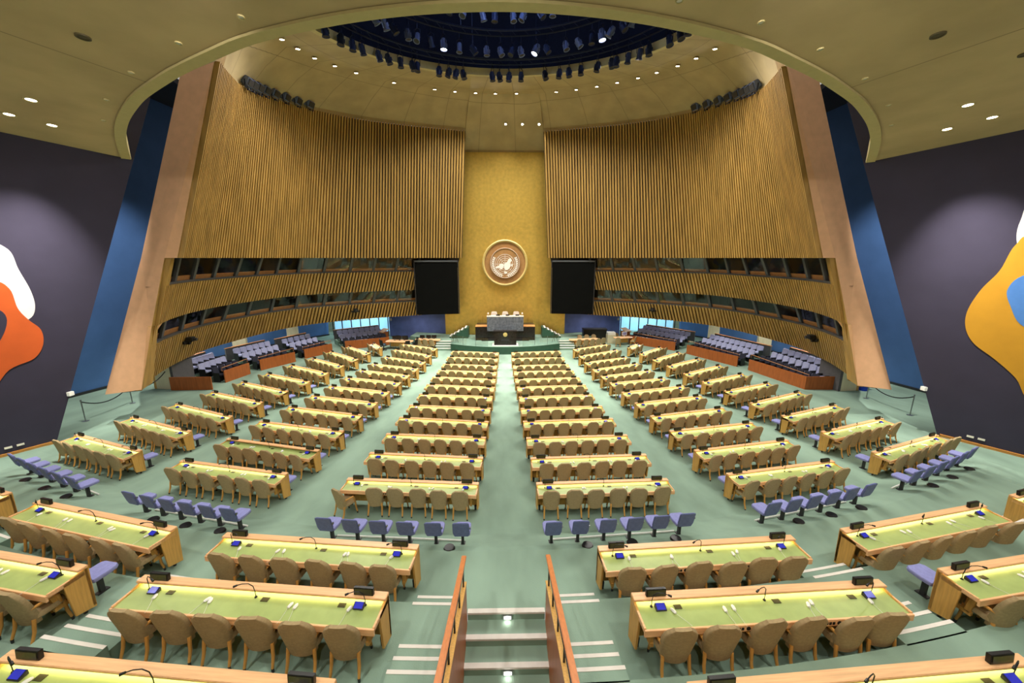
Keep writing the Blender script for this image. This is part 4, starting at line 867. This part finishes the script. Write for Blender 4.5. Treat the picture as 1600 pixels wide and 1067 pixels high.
for sg in (-1, 1):
    for si, ((xa, ya), (xb, yb)) in enumerate(BARR[sg]):
        A, B = Vector((xa, ya, 0)), Vector((xb, yb, 0)); D = (B - A); n = Vector((-D.y, D.x, 0)).normalized()
        if n.x * sg < 0: n = -n
        za, zb = FZ(xa, ya), FZ(xb, yb); H = .78
        if si == 0: n = Vector((0, 1, 0))
        mb = MB(); mb.slab([(xa, ya, za - .05), (xb, yb, zb - .05), (xb, yb, zb + H), (xa, ya, za + H)], n * .06)
        tag(mb.build('gallery_barrier', M['cherry'], bevel=.004), 'low reddish wood barrier in front of the %s gallery seats, %s panel from the pillar' % (SIDE[sg], {0: 'crosswise', 1: 'first'}.get(si, ordn(si))), 'barrier', '%s gallery barriers' % SIDE[sg])
        if si == 0: continue
        # stepped platform
        u = D.normalized(); ext0, ext1 = .1, .1
        for r, (o0, o1, h) in enumerate(((.06, .95, .06), (.95, 1.75, .3), (1.75, 3.0, .54))):
            q = [A - u * ext0 + n * o0, B + u * ext1 + n * o0, B + u * ext1 + n * o1, A - u * ext0 + n * o1]
            MBx = MB(); MBx.prism([(p.x, p.y) for p in q], [FZ(p.x, p.y) - .05 for p in q], [(za + zb) / 2 + h] * 4); tn += 1; struct(MBx.build('trim_%d' % tn, M['carpet']))
            cnt = max(2, int((D.length + (.25 if r else 0)) / .51))
            if sg < 0 and si == 1 and r > 0: cnt += 1
            for i in range(cnt):
                p = A + u * (D.length * (i + .5) / cnt) + n * (o0 + (.5 if r == 0 else .42)); p.z = (za + zb) / 2 + h
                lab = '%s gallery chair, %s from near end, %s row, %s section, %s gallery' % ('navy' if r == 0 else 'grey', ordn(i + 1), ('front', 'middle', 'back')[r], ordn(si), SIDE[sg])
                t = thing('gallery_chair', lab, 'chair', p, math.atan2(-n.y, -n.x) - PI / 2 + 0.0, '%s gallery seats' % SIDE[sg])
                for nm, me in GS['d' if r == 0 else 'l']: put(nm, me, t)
        q0, q1 = A - u * ext0 + n * 3.0, B + u * ext1 + n * 3.0; zt = (za + zb) / 2
        mb = MB(); mb.slab([(q0.x, q0.y, zt - .1), (q1.x, q1.y, zt - .1), (q1.x, q1.y, zt + 1.42), (q0.x, q0.y, zt + 1.42)], n * .1); tn += 1; struct(mb.build('wall_%s_gallery_%s' % (SIDE[sg], ORD[si]), M['greywall']))
        mb = MB(); mb.slab([(q0.x, q0.y, zt + 1.42), (q1.x, q1.y, zt + 1.42), (q1.x, q1.y, zt + 1.46), (q0.x, q0.y, zt + 1.46)], n * .14); tn += 1; struct(mb.build('trim_%d' % tn, M['boothwood']))
        if si in (1, 2, 3):
            # brass rail in front of the first row
            r0, r1 = A + n * .12, B + n * .12
            tag(MB().tube([(r0.x, r0.y, zt + .78), (r0.x, r0.y, zt + 1.0), (r1.x, r1.y, zt + 1.0), (r1.x, r1.y, zt + .78)], .016, 6).build('gallery_rail', M['boothwood']), 'thin rail along the %s section of the %s gallery barrier' % (ordn(si), SIDE[sg]), 'rail', 'gallery rails')
    # lamps hidden under the slatted overhang; the last is added for the navy wall
    for i, (x, y) in enumerate(((-19.9, 22.6), (-20.2, 25.2), (-19.9, 28.2), (-18.6, 31.9), (-16.2, 35.6), (-21.6, 23.5), (-21.7, 26.5), (-20.6, 32.0), (-9.2, 37.3))):
        t = thing('overhang_lamp', 'recessed lamp under the overhang of the %s slatted wall, %s of nine, out of sight' % (SIDE[sg], ordn(i + 1)), 'ceiling light', (x * -sg, y, 3.9 if i < 8 else 3.5), 0, 'overhang lamps')
        MB().lathe([(.14, 0), (.16, -.02), (.16, .05), (.1, .1)], 16).build('lamp_can', M['trim'], t); light('lamp_light', 'SPOT', (0, 0, -.03), 230, t, spot=150, size=.2)
    # end wall blocks
    x, y = (-19.7, 21.58) if sg < 0 else (19.45, 20.45)
    t = thing('end_wall', 'off-white panel with grey return at the near end of the %s gallery' % SIDE[sg], 'partition', (x, y, FZ(x, y)))
    MB().box(-.45, .45, -.08, .08, -.05, 1.48).build('white_panel', M['offwhite'], t)
    a, b_ = (.45, .6) if sg < 0 else (-.6, -.45)
    MB().box(a, b_, -.08, 1.4, -.05, 1.5).build('grey_return', M['greywall'], t)
    MB().box(-.6 if sg < 0 else .45, -.45 if sg < 0 else .6, -.07, .1, -.05, 1.4).build('wood_edge', M['panel'], t)
    for i, (cx, cy, w) in enumerate(((-20.6, 29.5, 'first'), (-19.3, 34.6, 'second'))):
        z = FZ(cx, cy); o = MB().box(-.45, .45, -.3, .3, -.05, 2.7).build('square_column', M['offwhite'], bevel=.02); o.location = (cx * -sg, cy, z); o.rotation_euler = (0, 0, math.radians(25 * -sg)); tag(o, 'off-white square column behind the %s gallery, %s from the near end' % (SIDE[sg], w), 'column', 'columns behind the galleries')
    # stanchions and rope
    pts = [(-18.93, 16.5), (-19.23, 19.02), (-19.4, 21.4)]
    for i, (x, y) in enumerate(pts[:2]):
        o = thing('stanchion', 'thin steel rope post, %s from the dark %s wall' % (('nearest', 'second')[i], SIDE[sg]), 'stanchion', (x * -sg, y, FZ(x, y)), 0, 'rope posts')
        MB().tube([(0, 0, 0), (0, 0, .95)], .022, 10).build('post', M['steel'], o); MB().lathe([(.03, .95), (.035, .99), (.02, 1.02)], 12).build('cap', M['steel'], o); MB().lathe([(.12, 0), (.12, .012), (.03, .03)], 16).build('base', M['steel'], o)
    for i in range(2):
        (xa, ya), (xb, yb) = pts[i], pts[i + 1]; A = Vector((xa * -sg, ya, FZ(xa, ya) + .9)); B = Vector((xb * -sg, yb, FZ(xb, yb) + (.9 if i == 0 else 1.1)))
        d = (B - A).normalized() * .03
        o = MB().tube([A + d + (B - A - 2 * d) * f - Vector((0, 0, .35 * 4 * f * (1 - f))) for f in [k / 14 for k in range(15)]], .024, 8).build('rope', M['rope'], smooth=True); tag(o, 'black rope %s, %s side' % (('between the two steel posts', 'from the second steel post to the white panel')[i], SIDE[sg]), 'rope')
    # wall fittings
    q = onmural(.72, 2.05, .07); o = MB().box(-.06, .06, -.09, .09, -.08, .08).build('wall_box', M['white'], bevel=.01); o.location = mir(q, sg); tag(o, 'small white box at the lower far corner of the dark %s wall' % SIDE[sg], 'wall box')
    for i, xx in enumerate((-1.0, -.72)):
        q = onmural(xx, .36, .02); o = MB().box(-.015, .015, -.09, .09, -.035, .035).build('socket_plate', M['unlit']); o.location = mir(q, sg); o.rotation_euler = (0, 0, math.atan2(MU.y, MU.x * -sg) - PI / 2); tag(o, 'small pale socket plate low on the dark %s wall, %s of two' % (SIDE[sg], ('nearer', 'farther')[i]), 'socket', 'socket plates')
    # cameras on the lower slat band
    for i, u in enumerate((.32, .80)):
        p = lower(u, 3.55) + inward(u) * .3; t = thing('wall_camera', 'black camera bracket on the %s lower slats, %s' % (SIDE[sg], ('near the pillar', 'near the screen')[i]), 'camera', mir(p, sg), math.atan2(inward(u).y, inward(u).x * -sg) - PI / 2, 'cameras on the slats')
        MB().box(-.2, .2, -.12, .2, .0, .26).build('camera_body', M['black'], t, bevel=.03); MB().tube([(0, .2, .13), (0, .36, .1)], [.08, .09], 12).build('camera_lens', M['dark'], t)
        MB().box(-.3, .34, -.2, -.1, -.1, .05).box(-.06, .06, -.3, .0, -.16, 0).build('bracket', M['black'], t)
# blue bin
t = thing('recycling_bin', 'blue bin with orange top beside the right end panel', 'bin', (20.3, 20.35, FZ(20.3, 20.35)))
MB().lathe([(.2, 0), (.26, .72), (.27, .75), (.24, .75)], 20).build('bin_body', M['binblue'], t, smooth=True); MB().lathe([(.27, .75), (.27, .8), (.2, 1.0), (.19, 1.0)], 20).build('bin_lid', M['orange'], t, smooth=True)
# ------------------------------------------------------------------ stage
SZ = .62
def stage():
    arc = [(x, 32.4 + .058 * x * x) for x in [-4.92 + 9.84 * k / 24 for k in range(25)]]
    poly = arc + [(4.92, 38.0), (-4.92, 38.0)]
    struct(MB().prism(poly, -.1, SZ).build('trim_200', M['stagegreen']))
    struct(MB().prism([(x, y + .01 if i < 25 else y) for i, (x, y) in enumerate(poly)], SZ, SZ + .012).build('trim_201', M['carpet']))
    for sg in (-1, 1):
        struct(MB().prism([(sg * 4.92, 35.2), (sg * 9.4, 37.4), (sg * 9.2, 39.5), (sg * 5.95, 38.6), (sg * 4.92, 38.0)], -.1, SZ + .006).build('trim_%d' % (203 + sg), M['carpet']))
        # stairs up to the stage, four steps with white edges
        t = thing('stage_stair', 'short carpeted stair with white step edges at the %s of the stage front' % SIDE[sg], 'stairs', (sg * 5.65, 33.9, 0))
        for k in range(4):
            y0 = .32 * k; z1 = SZ * (k + 1) / 4
            MB().box(-.72, .72, y0, 1.75, -.05 if k == 0 else SZ * k / 4, z1).build('step', M['carpet'], t); MB().box(-.72, .72, y0 - .01, y0 + .2, z1, z1 + .012).build('step_edge', M['nosing'], t)
        # stairs beside the dais
        t = thing('dais_stair', 'stair with white step edges climbing beside the %s of the dais' % SIDE[sg], 'stairs', (sg * 4.65, 36.4, SZ))
        for k in range(5):
            x0, x1 = sg * (-.45 - 0.0) + sg * (1.15 - .36 * k) - sg * .36, sg * (1.15 - .36 * k) - sg * .45
            z1 = .2 * (k + 1)
            MB().box(min(x0 - sg * 0, x1), max(x0, x1), -.2, 1.2, -.02, z1).build('step', M['stagegreen'], t); MB().box(min(x1 - sg * .17, x1), max(x1 - sg * .17, x1), -.2, 1.2, z1, z1 + .012).build('step_edge', M['nosing'], t)
        # glass balustrade panels on the stage edge
        for i, (xa, xb) in enumerate(((1.5, 2.6), (2.62, 3.75), (3.77, 4.85))):
            A = Vector((sg * xa, 32.5 + .058 * xa * xa, SZ)); B = Vector((sg * xb, 32.5 + .058 * xb * xb, SZ))
            t = thing('glass_panel', 'clear glass balustrade panel on the stage front, %s from centre on the %s' % (ordn(i + 1), SIDE[sg]), 'glass panel', tuple((A + B) / 2), 0, 'glass panels on the stage front')
            a, b = A - (A + B) / 2, B - (A + B) / 2
            g = MB(); g.slab([(a.x, a.y, .02), (b.x, b.y, .02), (b.x, b.y, .78), (a.x, a.y, .78)], (0, .015, 0)); g.build('pane', M['glass'], t, fix=True)
            MB().box(b.x - .015, b.x + .015, b.y - .015, b.y + .015, 0, .8).build('post', M['steel'], t)
        # black music-stand like tripod by the stair
        t = thing('tripod_stand', 'thin black tripod stand at the %s corner of the stage' % SIDE[sg], 'stand', (sg * 4.55, 34.4, SZ + .012))
        for a in (90, 210, 330): MB().tube([(0, 0, .85), (.32 * math.cos(math.radians(a)), .32 * math.sin(math.radians(a)), 0)], .016, 6).build('leg', M['black'], t)
        MB().tube([(0, 0, .8), (0, 0, 1.1)], .016, 6).build('column', M['black'], t)
    # speaker's lectern
    t = thing('lectern', 'dark marble speaker lectern with gold emblem at the front of the stage', 'lectern', (0, 33.0, SZ + .012))
    MB().box(-.98, .98, 0, .9, 0, 1.22).build('body', M['marbledark'], t, bevel=.02); MB().box(-1.02, 1.02, -.05, .6, 1.22, 1.3).build('top', M['marbledark'], t, bevel=.02)
    e = MB(); e.lathe([(.005, 0), (.17, 0), (.19, .03), (.15, .045), (.005, .045)], 24); e.v = [(v[0], -.0 - v[2], .98 + v[1]) for v in e.v]; e.build('gold_emblem', M['emblring'], t, smooth=True)
    MB().box(-.35, .35, -.012, 0, .42, .55).build('nameplate', M['dark'], t)
    MB().box(-1.15, 1.15, -.2, .95, -.012, .03).build('plinth', M['nosing'], t)
    for sx in (-.12, .12): MB().tube([(sx, .2, 1.3), (sx * 1.5, .12, 1.5), (sx * 1.2, .3, 1.6)], .012, 6).build('microphone', M['black'], t)
    # dais: dark base with grey marble desk
    t = thing('dais', 'dark marble dais behind the lectern', 'dais', (0, 35.2, SZ + .012))
    MB().box(-2.78, 2.78, 0, 2.4, 0, 1.28).build('base_block', M['marbledark'], t, bevel=.02); MB().box(-2.2, 2.2, -.3, 0, 0, .2).build('step', M['marbledark'], t)
    for sg in (-1, 1): MB().box(min(sg * 1.7, sg * 2.78), max(sg * 1.7, sg * 2.78), -.02, .9, 1.28, 1.33).build('counter_top', M['boothwood'], t)
    t = thing('presidium_desk', 'long grey marble desk on the dark dais', 'desk', (0, 34.95, 1.55))
    MB().box(-1.68, 1.68, 0, .12, .0, 1.33).build('front_slab', M['marblegrey'], t, bevel=.01); MB().box(-1.68, -1.56, .12, .8, .3, 1.33).box(1.56, 1.68, .12, .8, .3, 1.33).build('side_slab', M['marblegrey'], t); MB().box(-1.7, 1.7, .0, .75, 1.33, 1.37).build('desk_top', M['cream'], t)
    for sx in (-.9, .0, .9): MB().box(sx + .05, sx + .4, .35, .42, 1.37, 1.5).build('display_screen', M['black'], t)
    for i, x in enumerate((-1.05, 0.0, 1.05)):
        t = thing('cream_chair', 'cream leather high-backed chair behind the marble desk, %s of three' % ('left', 'middle', 'right')[i], 'chair', (x, 36.2, 1.91), 0, 'cream chairs on the dais')
        MB().slab([(-.3, 0, .45), (.3, 0, .45), (.31, .04, .95), (.24, .08, 1.28), (-.24, .08, 1.28), (-.31, .04, .95)], (0, .12, 0)).build('backrest', M['cream'], t, bevel=.04)
        MB().box(-.3, .3, -.45, .1, .38, .5).build('seat', M['cream'], t, bevel=.04); MB().lathe([(.28, 0), (.28, .05), (.05, .08), (.05, .4)], 16).build('pedestal', M['dark'], t)
    for sg in (-1, 1):
        t = thing('desk_lamp_small', 'small pale lamp on the %s end of the marble desk' % SIDE[sg], 'lamp', (sg * 1.58, 35.35, 2.93)); MB().lathe([(.07, 0), (.07, .02), (.015, .03), (.015, .16)], 12).build('stem', M['trim'], t); MB().lathe([(.05, .16), (.09, .16), (.06, .3), (.03, .3)], 12).build('shade', M['cream'], t, smooth=True)
    # gold strips imitating reflections of the stair edges in the gold wall
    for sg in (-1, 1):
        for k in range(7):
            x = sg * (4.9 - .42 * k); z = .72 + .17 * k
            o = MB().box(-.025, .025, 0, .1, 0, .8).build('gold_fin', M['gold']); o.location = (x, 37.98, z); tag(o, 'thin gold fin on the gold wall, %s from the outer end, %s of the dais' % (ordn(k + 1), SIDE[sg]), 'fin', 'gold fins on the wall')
stage()
# ------------------------------------------------------------------ staff tables beside the stage
def table(label, p, rz, L, Wd, m='ledge', h=.74):
    t = thing('staff_table', label, 'table', p, rz)
    MB().prism([(-L / 2, -Wd / 2), (L / 2, -Wd / 2), (L / 2 + .12, 0), (L / 2, Wd / 2), (-L / 2, Wd / 2), (-L / 2 - .12, 0)], h - .05, h).build('table_top', M[m], t, bevel=.01)
    MB().box(-L / 2 + .2, L / 2 - .2, -.02, .02, .2, h - .05).build('modesty_panel', M['panel'], t)
    for sx in (-1, 1): MB().tube([(sx * (L / 2 - .25), 0, 0), (sx * (L / 2 - .25), 0, h - .05)], .05, 10).build('leg', M['steel'], t)
    return t
def officechair(label, p, rz, group):
    t = thing('office_chair', label, 'chair', p, rz, group)
    MB().slab([(-.22, -.2, .5), (.22, -.2, .5), (.21, -.26, 1.0), (-.21, -.26, 1.0)], (0, -.06, 0)).build('backrest', M['black'], t, bevel=.02); MB().box(-.23, .23, -.22, .22, .44, .51).build('seat', M['black'], t, bevel=.02)
    b = MB(); b.tube([(0, 0, .44), (0, 0, .08)], .025, 8)
    for a in range(5): b.tube([(0, 0, .09), (.28 * math.cos(a * 1.257), .28 * math.sin(a * 1.257), .03)], .02, 6)
    b.build('star_base', M['dark'], t)
def onechair(label, p, rz, group):
    o = put('delegate_chair', CHONE); o.location = p; o.rotation_euler = (0, 0, rz); tag(o, label, 'chair', group)
table('light wood table with black office chairs left of the stage', (-9.7, 34.6, 0), math.radians(-8), 2.3, 1.0)
for i, (x, y, r) in enumerate(((-11.1, 34.3, -1.3), (-10.9, 33.8, -.6), (-8.3, 34.2, 1.2), (-8.4, 35.0, 2.2), (-10.2, 35.6, 3.0), (-9.4, 35.6, 3.3), (-8.8, 33.7, .5))):
    officechair('black office chair at the staff table left of the stage, %s around' % ordn(i + 1), (x, y, FZ(x, y)), r, 'black office chairs')
for i, (x, w) in enumerate(((-10.2, 'left'), (-9.75, 'middle'), (-9.3, 'right'))):
    o = thing('desk_monitor', 'small black monitor on the left staff table, %s of three' % w, 'monitor', (x, 34.8, .74), 0, 'monitors on the left table'); MB().box(-.2, .2, 0, .04, .12, .44).build('panel', M['black'], o); MB().box(-.08, .08, -.05, .1, 0, .015).box(-.02, .02, .03, .06, 0, .2).build('stand', M['dark'], o)
table('light wood table with tan chairs beside the left stage stair', (-7.25, 35.3, 0), math.radians(-12), 2.2, .8)
for i, (x, y) in enumerate(((-7.95, 34.75), (-7.3, 34.6), (-6.7, 34.5))):
    onechair('tan chair at the table beside the left stage stair, %s from left' % ordn(i + 1), (x, y, 0), math.radians(-10), 'tan chairs at staff tables')
for i, x in enumerate((-7.8, -7.2, -6.7)):
    o = thing('desk_monitor', 'black monitor on the table beside the left stage stair, %s of three' % ('left', 'middle', 'right')[i], 'monitor', (x, 35.5, .74), 0, 'monitors beside the stage stair'); MB().box(-.22, .22, 0, .05, .06, .36).build('panel', M['black'], o); MB().box(-.1, .1, -.05, .1, 0, .015).box(-.03, .03, .02, .05, 0, .1).build('stand', M['dark'], o)
table('wood table with tan chairs beside the right stage stair', (7.4, 35.1, 0), math.radians(10), 2.7, .8)
for i, (x, y) in enumerate(((6.7, 34.4), (7.35, 34.4), (7.95, 34.5), (8.55, 34.7), (9.1, 35.0))):
    onechair('tan chair on the near side of the right staff table, %s from left' % ordn(i + 1), (x, y, 0), math.radians(12), 'tan chairs at staff tables')
for i, (x, y) in enumerate(((7.2, 35.9), (7.9, 36.0), (8.6, 36.1))):
    onechair('tan chair on the far side of the right staff table, %s from left' % ordn(i + 1), (x, y, 0), math.radians(190), 'tan chairs at staff tables')
o = thing('black_counter', 'large black boxy counter right of the stage', 'counter', (8.9, 37.5, 0)); MB().box(-1.15, 1.15, -.4, .4, 0, 1.25).build('counter_body', M['black'], o, bevel=.02); MB().box(-1.2, 1.2, -.45, .45, 1.25, 1.31).build('counter_top', M['dark'], o, bevel=.01)
o = thing('printer_cabinet', 'white printer on a pale cabinet right of the black counter', 'printer', (10.35, 36.7, 0)); MB().box(-.4, .4, -.35, .35, 0, .85).build('cabinet', M['offwhite'], o, bevel=.01); MB().box(-.38, .38, -.3, .3, .85, 1.12).build('printer_body', M['white'], o, bevel=.03)
table('light wood desk with a white monitor near the right navy wall', (11.3, 35.9, 0), math.radians(15), 1.7, .8)
o = thing('desk_monitor', 'white framed monitor on the desk near the right navy wall', 'monitor', (11.5, 36.1, .74), .2); MB().box(-.25, .25, 0, .05, .14, .5).build('panel', M['white'], o); MB().box(-.2, .2, -.006, 0, .18, .46).build('screen', M['seatblue'], o); MB().box(-.1, .1, -.05, .12, 0, .015).box(-.025, .025, .03, .06, 0, .2).build('stand', M['white'], o)
for i, (x, y, r) in enumerate(((10.6, 36.6, 180), (11.0, 36.8, 190), (12.1, 35.4, 60), (10.6, 35.0, -20))):
    onechair('tan chair around the desk with the white monitor, %s' % ('far left', 'far right', 'at its right end', 'near left')[i], (x, y, FZ(x, y)), math.radians(r), 'tan chairs at staff tables')
for sg in (-1, 1):
    o = thing('standing_lectern', 'wooden lectern with slanted top at the far end of the %s gallery' % SIDE[sg], 'lectern', (sg * 12.0, 37.4, 0), math.radians(35 * sg)); MB().box(-.35, .35, -.3, .3, 0, 1.1).build('body', M['cherry'], o, bevel=.01); MB().slab([(-.4, -.4, 1.05), (.4, -.4, 1.05), (.4, .35, 1.3), (-.4, .35, 1.3)], (0, 0, .05)).build('slanted_top', M['ledge'], o)
for sg in (-1, 1):
    o = MB().lathe([(.02, 0), (.09, .03), (.09, .22), (.03, .28)], 12).build('wall_phone', M['unlit']); o.location = (sg * 12.0, 40.15, 1.7); tag(o, 'small pale fitting on the navy wall %s of the stage' % SIDE[sg], 'wall fitting')
